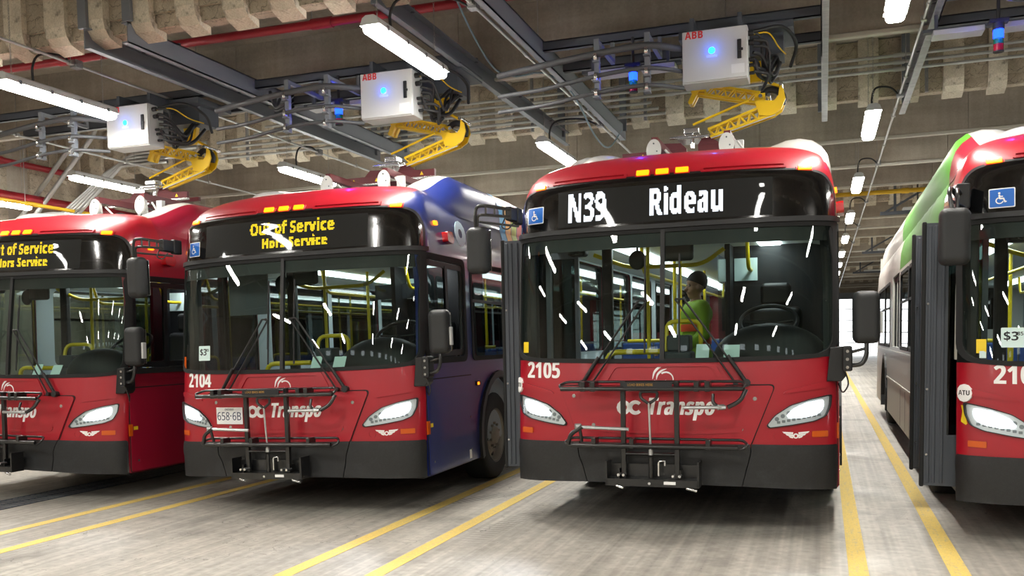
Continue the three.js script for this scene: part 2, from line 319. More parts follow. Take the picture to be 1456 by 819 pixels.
// ---------------------------------------------------------------- bus body surface: s runs round the plan from the nose, t climbs the profile
const BW = 1.295, LEN = 12.2;
function spline(xs, ys) {              // smooth interpolation through nodes
  const n = xs.length, m = xs.map((_, i) => { const a = Math.max(0, i - 1), b = Math.min(n - 1, i + 1); return (ys[b] - ys[a]) / (xs[b] - xs[a]); });
  return (x) => { if (x <= xs[0]) return ys[0] + m[0] * (x - xs[0]); if (x >= xs[n - 1]) return ys[n - 1] + m[n - 1] * (x - xs[n - 1]);
    let i = 0; while (x > xs[i + 1]) i++; const h = xs[i + 1] - xs[i], t = (x - xs[i]) / h, t2 = t * t, t3 = t2 * t;
    return (2 * t3 - 3 * t2 + 1) * ys[i] + (t3 - 2 * t2 + t) * h * m[i] + (-2 * t3 + 3 * t2) * ys[i + 1] + (t3 - t2) * h * m[i + 1]; };
}
const zc = spline([0.2, 0.6, 1.0, 1.3, 1.8, 2.34, 2.6, 2.75, 2.85, 2.95, 3.1, 3.25, 3.4], [0.155, 0.15, 0.125, 0.1, 0.055, -0.006, -0.034, -0.056, -0.112, -0.205, -0.37, -0.54, -0.69]);
const yT = (() => { const f = spline([2.5, 2.6, 2.8, 2.95, 3.1, 3.25, 3.4], [2.5, 2.6, 2.787, 2.91, 2.99, 3.03, 3.045]); return (t) => t < 2.55 ? t : f(t); })();
const inset = (() => { const f = spline([2.2, 2.4, 2.6, 2.8, 2.95, 3.1, 3.25, 3.4], [0, 0.002, 0.015, 0.055, 0.125, 0.25, 0.395, 0.54]); return (t) => t < 2.2 ? 0 : f(t); })();
const PLAN = (() => { const a = [[0, 0, 0]]; let s = 0, px = 0, pd = 0; const n = 400;
  for (let i = 1; i <= n; i++) { const k = i / n, u = 1 - (1 - k) ** 2.6, x = BW * u, d = 0.06 * u * u + 0.34 * (1 - (1 - Math.min(1, u ** 2.8)) ** (1 / 2.8)); s += Math.hypot(x - px, d - pd); px = x; pd = d; a.push([s, x, d]); } return a; })();
const SC = PLAN[PLAN.length - 1][0], DROP = PLAN[PLAN.length - 1][2];
function planAt(s) { s = Math.abs(s); if (s >= SC) return [BW, DROP + s - SC]; let a = 0, b = PLAN.length - 1; while (b - a > 1) { const m = (a + b) >> 1; if (PLAN[m][0] <= s) a = m; else b = m; }
  const k = (s - PLAN[a][0]) / (PLAN[b][0] - PLAN[a][0]); return [lerp(PLAN[a][1], PLAN[b][1], k), lerp(PLAN[a][2], PLAN[b][2], k)]; }
function body0(s, t) { const [x, d] = planAt(s), a = 1 - smooth(SC - 0.1, SC + 1.2, Math.abs(s)); return V(Math.sign(s) * x * (BW - inset(t)) / BW, yT(t), zc(t) * a - d); }
function bodyN(s, t) { const e = 0.006, a = body0(s + e, t).sub(body0(s - e, t)), b = body0(s, t + e).sub(body0(s, t - e)); return a.cross(b).normalize(); }
function onBody(s, t, off = 0) { const n = bodyN(s, t); return [body0(s, t).addScaledVector(n, off), n]; }
function sX(x, t = 1.5) { const X = Math.abs(x) * BW / (BW - inset(t)); if (X >= BW) return Math.sign(x) * SC; let a = 0, b = PLAN.length - 1; while (b - a > 1) { const m = (a + b) >> 1; if (PLAN[m][1] <= X) a = m; else b = m; }
  const k = (X - PLAN[a][1]) / (PLAN[b][1] - PLAN[a][1] || 1); return Math.sign(x) * lerp(PLAN[a][0], PLAN[b][0], k); }
function sZ(z, t = 1.5, side = 1) { let a = 0, b = 14; for (let i = 0; i < 40; i++) { const m = (a + b) / 2; if (body0(m, t).z > z) a = m; else b = m; } return side * a; }
const frontMap = (x, t, off) => onBody(sX(x, t), t, off);         // (x, height) on the nose
const bodyMap = (s, t, off) => onBody(s, t, off);
const sideMap = (sd) => (z, t, off) => onBody(sZ(z, t, sd), t, off);   // (z, height) on a side

// a panel: a 2D outline carried onto a surface, with rim walls from offset d0 up to d1
function panel(shape, map, d0, d1, max = 0.09, back = false) {
  const ex = shape.extractPoints ? shape.extractPoints(6) : shape; const contour = ex.shape.slice(), holes = ex.holes.map((h) => h.slice());
  const fix = (c, ccw) => { if (c.length > 1 && c[0].distanceTo(c[c.length - 1]) < 1e-7) c.pop(); if (THREE.ShapeUtils.isClockWise(c) === ccw) c.reverse(); };
  fix(contour, true); holes.forEach((h) => fix(h, false));
  const P = [...contour, ...holes.flat()].map((p) => [p.x, p.y]); let T = THREE.ShapeUtils.triangulateShape(contour, holes).map((t) => t.slice());
  for (let it = 0; it < 9; it++) {
    const mid = new Map(), len = (a, b) => Math.hypot(P[a][0] - P[b][0], P[a][1] - P[b][1]); let any = false; const out = [];
    const cut = (a, b) => { if (len(a, b) <= max) return -1; const k = a < b ? a * 1e6 + b : b * 1e6 + a; if (!mid.has(k)) { mid.set(k, P.length); P.push([(P[a][0] + P[b][0]) / 2, (P[a][1] + P[b][1]) / 2]); } any = true; return mid.get(k); };
    for (const [a, b, c] of T) { const m = [cut(a, b), cut(b, c), cut(c, a)], n = (m[0] >= 0) + (m[1] >= 0) + (m[2] >= 0);
      if (n === 0) out.push([a, b, c]); else if (n === 3) out.push([a, m[0], m[2]], [m[0], b, m[1]], [m[2], m[1], c], [m[0], m[1], m[2]]);
      else if (n === 1) { if (m[0] >= 0) out.push([a, m[0], c], [m[0], b, c]); else if (m[1] >= 0) out.push([b, m[1], a], [m[1], c, a]); else out.push([c, m[2], b], [m[2], a, b]); }
      else { if (m[0] < 0) out.push([c, m[2], m[1]], [m[2], a, b], [m[2], b, m[1]]); else if (m[1] < 0) out.push([a, m[0], m[2]], [m[0], b, c], [m[0], c, m[2]]); else out.push([b, m[1], m[0]], [m[0], m[1], c], [m[0], c, a]); } }
    T = out; if (!any) break;
  }
  const pos = [], nor = [], uv = [], idx = []; const low = [];
  for (const [a, b] of P) { const [p, n] = map(a, b, d1); pos.push(p.x, p.y, p.z); nor.push(n.x, n.y, n.z); uv.push(a, b); }
  for (const [a, b, c] of T) { if (!(a === b || b === c || a === c)) idx.push(a, b, c); }
  // which way round?
  { const [a, b, c] = T[0], A = V(...pos.slice(3 * a, 3 * a + 3)), B = V(...pos.slice(3 * b, 3 * b + 3)), C = V(...pos.slice(3 * c, 3 * c + 3)), n = B.sub(A).cross(C.sub(A)); if (n.dot(V(...nor.slice(3 * a, 3 * a + 3))) < 0) for (let i = 0; i < idx.length; i += 3) { const t = idx[i]; idx[i] = idx[i + 1]; idx[i + 1] = t; } }
  if (d0 !== d1) { const edge = new Map(); for (let i = 0; i < idx.length; i += 3) for (let k = 0; k < 3; k++) { const a = idx[i + k], b = idx[i + (k + 1) % 3], key = a < b ? a * 1e6 + b : b * 1e6 + a; edge.has(key) ? edge.set(key, null) : edge.set(key, [a, b]); }
    const nIdx = idx.length;
    for (const e of edge.values()) if (e) { const [a, b] = e, A = V(...pos.slice(3 * a, 3 * a + 3)), B = V(...pos.slice(3 * b, 3 * b + 3)), C = map(...P[a], d0)[0], D = map(...P[b], d0)[0], n = B.clone().sub(A).cross(A.clone().sub(C)).normalize(), q = pos.length / 3;
      for (const p of [A, B, C, D]) { pos.push(p.x, p.y, p.z); nor.push(n.x, n.y, n.z); uv.push(0, 0); } idx.push(q, q + 2, q + 1, q + 1, q + 2, q + 3); }
    if (back) { const q = pos.length / 3; P.forEach(([a, b]) => { const [p, n] = map(a, b, d0); pos.push(p.x, p.y, p.z); nor.push(-n.x, -n.y, -n.z); uv.push(a, b); }); for (let i = 0; i < nIdx; i += 3) idx.push(idx[i] + q, idx[i + 2] + q, idx[i + 1] + q); } }
  const g = new THREE.BufferGeometry(); g.setAttribute('position', new THREE.Float32BufferAttribute(pos, 3)); g.setAttribute('normal', new THREE.Float32BufferAttribute(nor, 3)); g.setAttribute('uv', new THREE.Float32BufferAttribute(uv, 2)); g.setIndex(idx); return g;
}
// outlines
function poly(pts, r = 0, holes = []) {            // polygon with rounded corners
  const s = new THREE.Shape(), n = pts.length, R = (i) => Array.isArray(r) ? r[i] : r; rounded(s, pts, R, n); for (const h of holes) s.holes.push(h); return s;
}
function rounded(s, pts, R, n) {
  for (let i = 0; i < n; i++) { const p = V(...pts[(i + n - 1) % n], 0), c = V(...pts[i], 0), q = V(...pts[(i + 1) % n], 0), f = Math.min(R(i), p.distanceTo(c) * 0.48, q.distanceTo(c) * 0.48);
    if (f < 1e-4) { i ? s.lineTo(c.x, c.y) : s.moveTo(c.x, c.y); continue; }
    const a = c.clone().add(p.sub(c).setLength(f)), b = c.clone().add(q.sub(c).setLength(f)); i ? s.lineTo(a.x, a.y) : s.moveTo(a.x, a.y); s.quadraticCurveTo(c.x, c.y, b.x, b.y); }
  s.closePath();
}
function hole(pts, r = 0) { const h = new THREE.Path(); rounded(h, pts, () => r, pts.length); return h; }
const rect = (a0, a1, b0, b1) => [[a0, b0], [a1, b0], [a1, b1], [a0, b1]];
function ellipse(cx, cy, rx, ry, h) { const s = new THREE.Shape(); s.absellipse(cx, cy, rx, ry, 0, Math.PI * 2); if (h) { const p = new THREE.Path(); p.absellipse(cx, cy, rx * h, ry * h, 0, Math.PI * 2); s.holes.push(p); } return s; }
function textShapes(txt, size, x, y, { font = fontBold, slant = 0, wide = 1, anchor = 'start' } = {}) {
  const list = font.generateShapes(txt, size); let mn = Infinity, mx = -Infinity; const each = (f) => list.forEach((s) => { const e = s.extractPoints(5); f(e); });
  each((e) => e.shape.forEach((p) => { mn = Math.min(mn, p.x); mx = Math.max(mx, p.x); }));
  const o = anchor === 'middle' ? (mn + mx) / 2 : mn, T = (p) => new THREE.Vector2((p.x - o) * wide + p.y * slant + x, p.y + y);
  return { list: list.map((s) => { const e = s.extractPoints(5); return { shape: e.shape.map(T), holes: e.holes.map((h) => h.map(T)) }; }), width: (mx - mn) * wide };
}
const textOn = (txt, size, x, y, map, off, opt) => textShapes(txt, size, x, y, opt).list.map((s) => panel(s, map, off - 0.001, off, 0.05));
const flatMap = (ox, oy, oz) => (a, b, off) => [V(ox + a, oy + b, oz + off), V(0, 0, 1)];

// wheelchair symbol, from strokes
function wheelchair(cx, cy, h, map, off) {
  const g = [], k = h / 10, P = (x, y) => [cx + x * k, cy + y * k];
  const st = (a, b, w) => { const A = P(...a), B = P(...b), dx = B[0] - A[0], dy = B[1] - A[1], L = Math.hypot(dx, dy), nx = -dy / L * w * k / 2, ny = dx / L * w * k / 2; g.push(panel(poly([[A[0] + nx, A[1] + ny], [A[0] - nx, A[1] - ny], [B[0] - nx, B[1] - ny], [B[0] + nx, B[1] + ny]]), map, off, off, 1)); };
  g.push(panel(ellipse(...P(-0.6, 4), 0.75 * k, 0.75 * k), map, off, off, 1));
  st([-0.6, 3], [-0.4, 0], 1.1); st([-0.5, 1.6], [1.6, 1.6], 0.8); st([-0.4, 0.1], [2, 0.1], 1.1); st([1.8, 0.4], [2.9, -2.6], 1); st([2.6, -2.5], [3.8, -2.1], 0.8);
  const s = new THREE.Shape(), a0 = 0.62 * Math.PI, a1 = 2.0 * Math.PI, c = P(-0.4, -1.3), R = 2.5 * k, r = 1.75 * k; s.absarc(c[0], c[1], R, a0, a1 - 0.25, false); s.absarc(c[0], c[1], r, a1 - 0.25, a0, true); g.push(panel(s, map, off, off, 1));
  return g;
}
// LED matrix sign: one texel cell per diode
function ledTexture(rows, rgb, cols = 150, lines = 26) {
  const c = document.createElement('canvas'); c.width = cols; c.height = lines; const x = c.getContext('2d'); x.fillStyle = '#000'; x.fillRect(0, 0, cols, lines); x.fillStyle = '#fff'; x.textBaseline = 'alphabetic';
  for (const [txt, px, x0, x1, base] of rows) { x.font = `bold ${px}px sans-serif`; const w = x.measureText(txt).width; x.save(); x.translate(x0, base); x.scale((x1 - x0) / w, 1); x.fillText(txt, 0, 0); x.restore(); }
  const im = x.getImageData(0, 0, cols, lines).data, k = 10, W = cols * k, H = lines * k, a = new Uint8Array(W * H * 4);
  for (let j = 0; j < H; j++) for (let i = 0; i < W; i++) { const lx = Math.floor(i / k), ly = Math.floor(j / k), on = im[4 * (ly * cols + lx)] > 120, dx = (i % k) - k / 2 + 0.5, dy = (j % k) - k / 2 + 0.5, d = Math.hypot(dx, dy), f = on ? (d < 4.3 ? 1 : 0.3) : (d < 2.2 ? 0.02 : 0); const o = 4 * ((H - 1 - j) * W + i); a[o] = rgb[0] * f; a[o + 1] = rgb[1] * f; a[o + 2] = rgb[2] * f; a[o + 3] = 255; }
  const t = new THREE.DataTexture(a, W, H, THREE.RGBAFormat); t.colorSpace = THREE.SRGBColorSpace; t.magFilter = THREE.LinearFilter; t.minFilter = THREE.LinearFilter; t.needsUpdate = true; return t;
}
// ---------------------------------------------------------------- bus parts (geometry shared by all buses)
const sEnd = (t) => sZ(-0.19, t);
const BG = {};
{ // bumper in three pieces, with a crease along it
  const prof = spline([0.27, 0.3, 0.36, 0.5, 0.54, 0.6, 0.655], [-0.005, 0.018, 0.03, 0.042, 0.068, 0.055, 0.015]), e = sZ(-0.16, 0.5), bm = (s, t, o) => onBody(s, t, o + prof(t) * (1 - 0.85 * smooth(SC - 0.45, SC - 0.12, Math.abs(s))));
  const q = sX(0.665), q2 = sX(0.6);
  BG.bumperMid = panel(poly([[-q2, 0.335], [0, 0.35], [q2, 0.335], [q, 0.6], [q, 0.655], [-q, 0.655], [-q, 0.6]]), bm, -0.06, 0, 0.07);
  BG.bumperEnd = [1, -1].map((d) => panel(poly([[d * (q2 + 0.008), 0.335], [d * (SC - 0.2), 0.305], [d * e, 0.295], [d * e, 0.64], [d * (q + 0.008), 0.655], [d * (q + 0.008), 0.6]], [0, 0, 0.015, 0.02, 0, 0]), bm, -0.06, 0, 0.07));
}
const RW = sEnd(0.9);
BG.lower = panel(poly(rect(-RW, RW, 0.63, 1.31)), bodyMap, -0.03, 0, 0.08);
BG.hatch = panel(poly([[-0.67, 0.655], [0.67, 0.655], [0.845, 1.1], [-0.845, 1.1]], [0.01, 0.01, 0.05, 0.05]), frontMap, -0.004, 0.018, 0.08);
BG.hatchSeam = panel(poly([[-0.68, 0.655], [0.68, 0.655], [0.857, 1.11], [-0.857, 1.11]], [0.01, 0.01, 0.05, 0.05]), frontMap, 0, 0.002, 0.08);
BG.grille = [panel(poly([[-0.5, 1.105], [0.5, 1.105], [0.405, 1.275], [-0.405, 1.275]], 0.03, [hole([[-0.445, 1.13], [0.445, 1.13], [0.37, 1.25], [-0.37, 1.25]], 0.03)]), frontMap, 0, 0.012, 0.08)];
BG.hatchGroove = panel(poly([[-0.6, 0.745], [-0.3, 0.73], [0.3, 0.73], [0.6, 0.745], [0.62, 0.79], [0.3, 0.755], [-0.3, 0.755], [-0.62, 0.79]], 0.012), frontMap, 0.016, 0.028, 0.08);
BG.headBrow = [1, -1].map((d) => panel(poly([[d * 0.9, 1.035], [d * 1.22, 1.075], [d * 1.235, 1.115], [d * 1.18, 1.12], [d * 0.93, 1.06]], 0.02), frontMap, -0.002, 0.013, 0.05));
const HL = [[1.243, 1.025], [1.1, 0.995], [0.955, 0.95], [0.84, 0.87], [0.782, 0.795], [0.8, 0.775], [0.96, 0.795], [1.13, 0.825], [1.205, 0.86], [1.236, 0.94]];
const inner = (pts, k) => { const cx = pts.reduce((a, p) => a + p[0], 0) / pts.length, cy = pts.reduce((a, p) => a + p[1], 0) / pts.length; return pts.map(([x, y]) => [cx + (x - cx) * k, cy + (y - cy) * (k - (1 - k) * 0.8)]); };
const mir = (pts, d) => pts.map(([x, y]) => [x * d, y]);
const HG = [[1.19, 0.985], [1.07, 0.962], [0.98, 0.92], [0.93, 0.872], [0.95, 0.852], [1.03, 0.852], [1.13, 0.87], [1.175, 0.9], [1.192, 0.94]];
BG.hlRim = [1, -1].map((d) => panel(poly(mir(HL, d), 0.02, [hole(mir(inner(HL, 0.962), d), 0.02)]), frontMap, -0.002, 0.02, 0.05));
BG.hlBase = [1, -1].map((d) => panel(poly(mir(HL, d), 0.02), frontMap, -0.01, 0.002, 0.05));
BG.hlGlow = [1, -1].map((d) => panel(poly(mir(HG, d), 0.02), frontMap, 0.002, 0.007, 0.05));
BG.hlLens = [1, -1].map((d) => panel(poly(mir(inner(HL, 0.972), d), 0.02), frontMap, 0.002, 0.017, 0.05));
BG.hlCells = [1, -1].map((d) => { const g = []; for (let i = 0; i < 9; i++) { const x = 0.86 + i * 0.036, y = 0.81 + i * 0.0065; g.push(panel(poly(mir(rect(x, x + 0.024, y, y + 0.02), d), 0.004), frontMap, 0.002, 0.006, 1)); }
  for (let i = 0; i < 3; i++) g.push(panel(ellipse(d * (0.86 + i * 0.042), 0.845 + i * 0.022, 0.016, 0.016), frontMap, 0.002, 0.006, 1)); return g; });
// windscreen
const WO = [[-1.284, 1.315], [-1.0, 1.292], [-0.5, 1.283], [0, 1.28], [0.5, 1.283], [1.0, 1.292], [1.284, 1.315], [1.284, 2.375], [-1.284, 2.375]];
const WI = [[-1.252, 1.345], [-1.0, 1.327], [-0.5, 1.318], [0, 1.315], [0.5, 1.318], [1.0, 1.327], [1.252, 1.345], [1.252, 2.31], [-1.252, 2.31]];
const wr = [0.13, 0.02, 0.02, 0.02, 0.02, 0.02, 0.13, 0.03, 0.03];
BG.gasket = (() => { const s = poly(WO, [0.15, 0.02, 0.02, 0.02, 0.02, 0.02, 0.15, 0.03, 0.03]), h = new THREE.Path(); rounded(h, WI, (i) => wr[i], WI.length); s.holes.push(h); return panel(s, frontMap, -0.02, 0.013, 0.07); })();
BG.pane = [1, -1].map((d) => { const pts = [[d * 0.006, 1.312], [d * 0.5, 1.314], [d * 1.0, 1.322], [d * 1.258, 1.338], [d * 1.258, 2.318], [d * 0.006, 2.318]]; return panel(poly(pts, [0, 0.02, 0.02, 0.12, 0.03, 0]), frontMap, 0.003, 0.003, 0.05); });
BG.divider = panel(poly(rect(-0.017, 0.017, 1.3, 2.33)), frontMap, -0.02, 0.014, 0.1);
BG.frit = panel(poly(rect(-1.25, 1.25, 2.2, 2.34), 0.02), frontMap, -0.008, -0.004, 0.08);
BG.band = panel(poly([[-1.288, 2.345], [0, 2.34], [1.288, 2.345], [1.288, 2.385], [0, 2.375], [-1.288, 2.385]]), frontMap, -0.01, 0.03, 0.07);
// destination sign
BG.signBox = panel(poly([[-1.272, 2.37], [1.272, 2.37], [1.262, 2.58], [1.2, 2.715], [1.05, 2.748], [0, 2.772], [-1.05, 2.748], [-1.2, 2.715], [-1.262, 2.58]], [0.01, 0.01, 0.1, 0.1, 0.1, 0.1, 0.1, 0.1, 0.1]), frontMap, -0.01, 0.012, 0.06);
BG.signRim = panel(poly([[-1.284, 2.365], [1.284, 2.365], [1.276, 2.59], [1.215, 2.735], [1.055, 2.768], [0, 2.795], [-1.055, 2.768], [-1.215, 2.735], [-1.276, 2.59]], [0.01, 0.01, 0.1, 0.1, 0.1, 0.1, 0.1, 0.1, 0.1]), frontMap, -0.01, 0.006, 0.06);
const LX0 = -0.88, LX1 = 0.83, LY0 = 2.4, LY1 = 2.7;
BG.led = (() => { const g = panel(poly(rect(LX0, LX1, LY0, LY1)), frontMap, 0.012, 0.0145, 0.07), u = g.attributes.uv; for (let i = 0; i < u.count; i++) u.setXY(i, (u.getX(i) - LX0) / (LX1 - LX0), (u.getY(i) - LY0) / (LY1 - LY0)); return g; })();
BG.ledFrame = panel(poly(rect(LX0 - 0.03, LX1 + 0.12, LY0 - 0.015, LY1 + 0.02), 0.01, [hole(rect(LX0, LX1, LY0, LY1))]), frontMap, 0.011, 0.0135, 0.08);
// brow
BG.brow = panel(poly((() => { const q = []; for (let k = 0; k <= 10; k++) { const t = lerp(2.36, 3.36, k / 10); q.push([sX(1.12, t), t]); } return [...q.map(([s, t]) => [-s, t]), ...q.reverse()]; })()), bodyMap, -0.02, 0, 0.08);
const browCorner = (d, zEnd) => panel(poly((() => { const q = []; for (let k = 0; k <= 10; k++) { const t = lerp(2.36, 3.36, k / 10); q.push([d * sX(1.12, t), t]); } const e = []; for (let k = 0; k <= 10; k++) { const t = lerp(3.36, 2.36, k / 10); e.push([sZ(zEnd, t, d), t]); } return [...q, ...e]; })()), bodyMap, -0.02, 0, 0.08);
BG.browCorner = [1, -1].map((d) => browCorner(d, -0.75));
BG.roofFront = panel(poly((() => { const a = [], b = []; for (let k = -14; k <= 14; k++) { const s = sZ(-0.8, 3.36) * k / 14; a.push([s, 3.32]); b.push([s, 3.72]); } return [...a, ...b.reverse()]; })()), bodyMap, -0.03, -0.012, 0.1);
BG.cant = (d, z0, z1) => panel(poly(rect(z1, z0, 2.36, 3.36)), sideMap(d), -0.02, 0, 0.3);
BG.slotLip = [[-0.95, -0.3], [0.29, 0.93]].map(([a, b]) => panel(poly([[a, 2.775], [b, 2.775], [b, 2.825], [a, 2.825]], 0.012, [hole([[a + 0.02, 2.792], [b - 0.02, 2.792], [b - 0.02, 2.81], [a + 0.02, 2.81]], 0.008)]), frontMap, -0.001, 0.012, 0.06));
BG.clear = [-0.168, -0.012, 0.145].map((x) => panel(poly(rect(x - 0.05, x + 0.05, 2.785, 2.827), 0.006), frontMap, 0, 0.022, 0.05));
BG.clearBase = [-0.168, -0.012, 0.145].map((x) => panel(poly(rect(x - 0.062, x + 0.062, 2.777, 2.836), 0.006), frontMap, 0, 0.01, 0.05));
BG.marker = [1, -1].map((d) => panel(poly(rect(d * 1.06 - 0.048, d * 1.06 + 0.048, 2.75, 2.785), 0.008), frontMap, 0, 0.022, 0.05));
BG.markerBase = [1, -1].map((d) => panel(poly(rect(d * 1.06 - 0.062, d * 1.06 + 0.062, 2.743, 2.792), 0.008), frontMap, 0, 0.01, 0.05));
BG.reflector = [1, -1].map((d) => panel(poly(rect(d * 1.165 - 0.055, d * 1.165 + 0.055, 0.705, 0.75), 0.006), frontMap, 0, 0.008, 0.05));
// wing emblem and fern swirl, OC Transpo lettering
BG.wing = (() => { const g = [], cx = 0.995, cy = 0.722; for (const d of [1, -1]) for (let k = 0; k < 3; k++) g.push(panel(poly([[cx + d * 0.018, cy + 0.022 - k * 0.016], [cx + d * (0.098 - k * 0.022), cy + 0.028 - k * 0.016], [cx + d * (0.085 - k * 0.022), cy + 0.014 - k * 0.016], [cx + d * 0.02, cy + 0.008 - k * 0.016]]), frontMap, 0.001, 0.002, 1)); g.push(panel(ellipse(cx, cy - 0.006, 0.02, 0.02, 0.5), frontMap, 0.001, 0.002, 1)); return g; })();
function crescent(cx, cy, R, r, ox, oy, a0, a1, n = 14) { const s = []; for (let i = 0; i <= n; i++) { const a = lerp(a0, a1, i / n); s.push([cx + R * Math.cos(a), cy + R * Math.sin(a)]); } for (let i = n; i >= 0; i--) { const a = lerp(a0, a1, i / n); s.push([cx + ox + r * Math.cos(a), cy + oy + r * Math.sin(a)]); } return poly(s); }
function stroke(pts, w) { const c = new THREE.CatmullRomCurve3(pts.map(([x, y]) => V(x, y, 0))), L = [], R = [], n = 14; for (let i = 0; i <= n; i++) { const t = i / n, p = c.getPoint(t), d = c.getTangent(t), h = w * Math.sin(Math.PI * clamp(0.06 + t * 0.9)) / 2; L.push([p.x - d.y * h, p.y + d.x * h]); R.push([p.x + d.y * h, p.y - d.x * h]); } return poly([...L, ...R.reverse()]); }
BG.swirl = [crescent(0.028, 1.152, 0.064, 0.053, 0.003, -0.002, -2.7, 2.2), stroke([[-0.075, 1.155], [-0.06, 1.21], [-0.02, 1.25], [0.03, 1.268]], 0.018), stroke([[-0.045, 1.15], [-0.035, 1.19], [-0.005, 1.22], [0.035, 1.235]], 0.016), stroke([[-0.06, 1.15], [-0.02, 1.11], [0.02, 1.125], [0.028, 1.15]], 0.014)].map((s) => panel(s, frontMap, 0.001, 0.0025, 1));
BG.ocO = panel(ellipse(-0.302, 0.932, 0.057, 0.057, 0.48), frontMap, 0.018, 0.0205, 1);
BG.ocC = panel(crescent(-0.208, 0.932, 0.057, 0.028, 0.004, 0, 0.7, 5.6, 26), frontMap, 0.018, 0.0205, 1);
BG.transpo = [0, 0.007].flatMap((o) => textOn('Transpo', 0.132, -0.12 + o, 0.878, frontMap, 0.0205 + o * 0.02, { slant: 0.18, wide: 0.735 }));
// sides
const ARCH = 0.64, FA = -2.23, RA = -9.4;
function lowerSide(d) {
  const b = 0.3, pts = []; const arch = (c) => { const q = []; const a0 = Math.asin((0.5 - b) / ARCH); for (let k = 0; k <= 12; k++) { const a = lerp(-a0, Math.PI + a0, k / 12); q.push([c + ARCH * Math.cos(a), 0.5 + ARCH * Math.sin(a)]); } return q; };
  const z0 = d > 0 ? -0.2 : -1.45; pts.push([z0, 1.34], [z0, b], ...arch(FA), ...arch(RA), [-LEN, b], [-LEN, 1.34]);
  return poly(pts);
}
const winL = [[-1.46, -2.66], [-2.78, -4.1], [-4.22, -5.54], [-5.66, -6.98], [-7.1, -8.42], [-8.54, -9.86], [-9.98, -11.6]];
const winR = [[-1.72, -3.05], [-3.15, -4.5], [-4.6, -5.9], [-8.2, -9.5], [-9.6, -11.6]];
BG.sideLow = { 1: panel(lowerSide(1), sideMap(1), -0.03, 0, 0.35), '-1': panel(lowerSide(-1), sideMap(-1), -0.03, 0, 0.35) };
BG.sideLin = { 1: panel(lowerSide(1), sideMap(1), -0.05, -0.05, 0.6), '-1': panel(lowerSide(-1), sideMap(-1), -0.05, -0.05, 0.6) };
const bandShape = (d) => d > 0 ? poly(rect(-LEN, -0.225, 1.33, 2.38), 0, [hole(rect(-1.22, -0.27, 1.36, 2.29), 0.07), ...winL.map(([a, b]) => hole(rect(b, a, 1.32 + 0.03, 2.3), 0.08))])
  : poly([[-0.225, 1.33], [-0.3, 1.33], [-0.3, 2.36], [-1.45, 2.36], [-1.45, 1.33], [-6.2, 1.33], [-6.2, 2.36], [-7.6, 2.36], [-7.6, 1.33], [-LEN, 1.33], [-LEN, 2.38], [-0.225, 2.38]], 0, winR.map(([a, b]) => hole(rect(b, a, 1.35, 2.3), 0.08)));
BG.sideBand = { 1: panel(bandShape(1), sideMap(1), -0.03, 0, 0.3), '-1': panel(bandShape(-1), sideMap(-1), -0.03, 0, 0.3) };
BG.bandLin = { 1: panel(bandShape(1), sideMap(1), -0.05, -0.05, 0.5), '-1': panel(bandShape(-1), sideMap(-1), -0.05, -0.05, 0.5) };
BG.pillar = [1, -1].map((d) => panel(poly((() => { const a = [], b = []; for (let k = 0; k <= 8; k++) { const t = lerp(1.3, 2.4, k / 8); a.push([d * sX(1.27, t), t]); b.push([sZ(-0.22, t, d), t]); } return [...a, ...b.reverse()]; })()), bodyMap, -0.09, 0, 0.08));
const frame = (a, b, y0, y1, w = 0.035) => poly(rect(b - w, a + w, y0 - w, y1 + w), 0.1, [hole(rect(b + 0.012, a - 0.012, y0 + 0.012, y1 - 0.012), 0.07)]);
const glassP = (a, b, y0, y1) => poly(rect(b, a, y0, y1), 0.06);
BG.win = { 1: winL.map(([a, b]) => [panel(frame(a, b, 1.35, 2.3), sideMap(1), -0.03, 0.008, 0.2), panel(glassP(a, b, 1.35, 2.3), sideMap(1), -0.005, -0.005, 0.3), panel(poly(rect(b, a, 1.92, 1.95)), sideMap(1), -0.02, 0.005, 0.3)]),
  '-1': winR.map(([a, b]) => [panel(frame(a, b, 1.35, 2.3), sideMap(-1), -0.03, 0.008, 0.2), panel(glassP(a, b, 1.35, 2.3), sideMap(-1), -0.005, -0.005, 0.3), panel(poly(rect(b, a, 1.92, 1.95)), sideMap(-1), -0.02, 0.005, 0.3)]) };
BG.drv = [panel(frame(-0.27, -1.22, 1.36, 2.29, 0.045), sideMap(1), -0.03, 0.012, 0.1), panel(poly(rect(-1.2, -0.29, 1.38, 2.27), 0.05, [hole(rect(-0.74, -0.33, 1.44, 2.22), 0.03), hole(rect(-1.17, -0.8, 1.44, 2.22), 0.03)]), sideMap(1), -0.025, -0.002, 0.1), panel(poly(rect(-0.75, -0.32, 1.43, 2.23)), sideMap(1), -0.008, -0.008, 0.2), panel(poly(rect(-0.8, -0.74, 1.42, 2.24)), sideMap(1), -0.02, 0.004, 0.2)];
BG.accessGapShade = panel(poly(rect(-1.37, -0.198, 0.305, 1.18), 0.02, []), sideMap(1), -0.002, 0.003, 0.12);  // dark strip painting the shadow line round the side access panel
BG.access = panel(poly(rect(-1.36, -0.205, 0.31, 1.17), 0.02, []), sideMap(1), -0.002, 0.009, 0.12);
BG.belt = [1, -1].map((d) => panel(poly(rect(-LEN, d > 0 ? -0.21 : -1.46, 1.255, 1.28)), sideMap(d), -0.002, 0.012, 0.3));
BG.skirtRail = [1, -1].map((d) => panel(poly(rect(-9, -2.9, 0.82, 0.85)), sideMap(d), -0.002, 0.014, 0.4));
BG.skirtSeams = [1, -1].map((d) => [-3.6, -4.3, -5.0, -5.8].map((z) => panel(poly(rect(z - 0.006, z + 0.006, 0.31, 0.82)), sideMap(d), 0, 0.002, 0.4)));
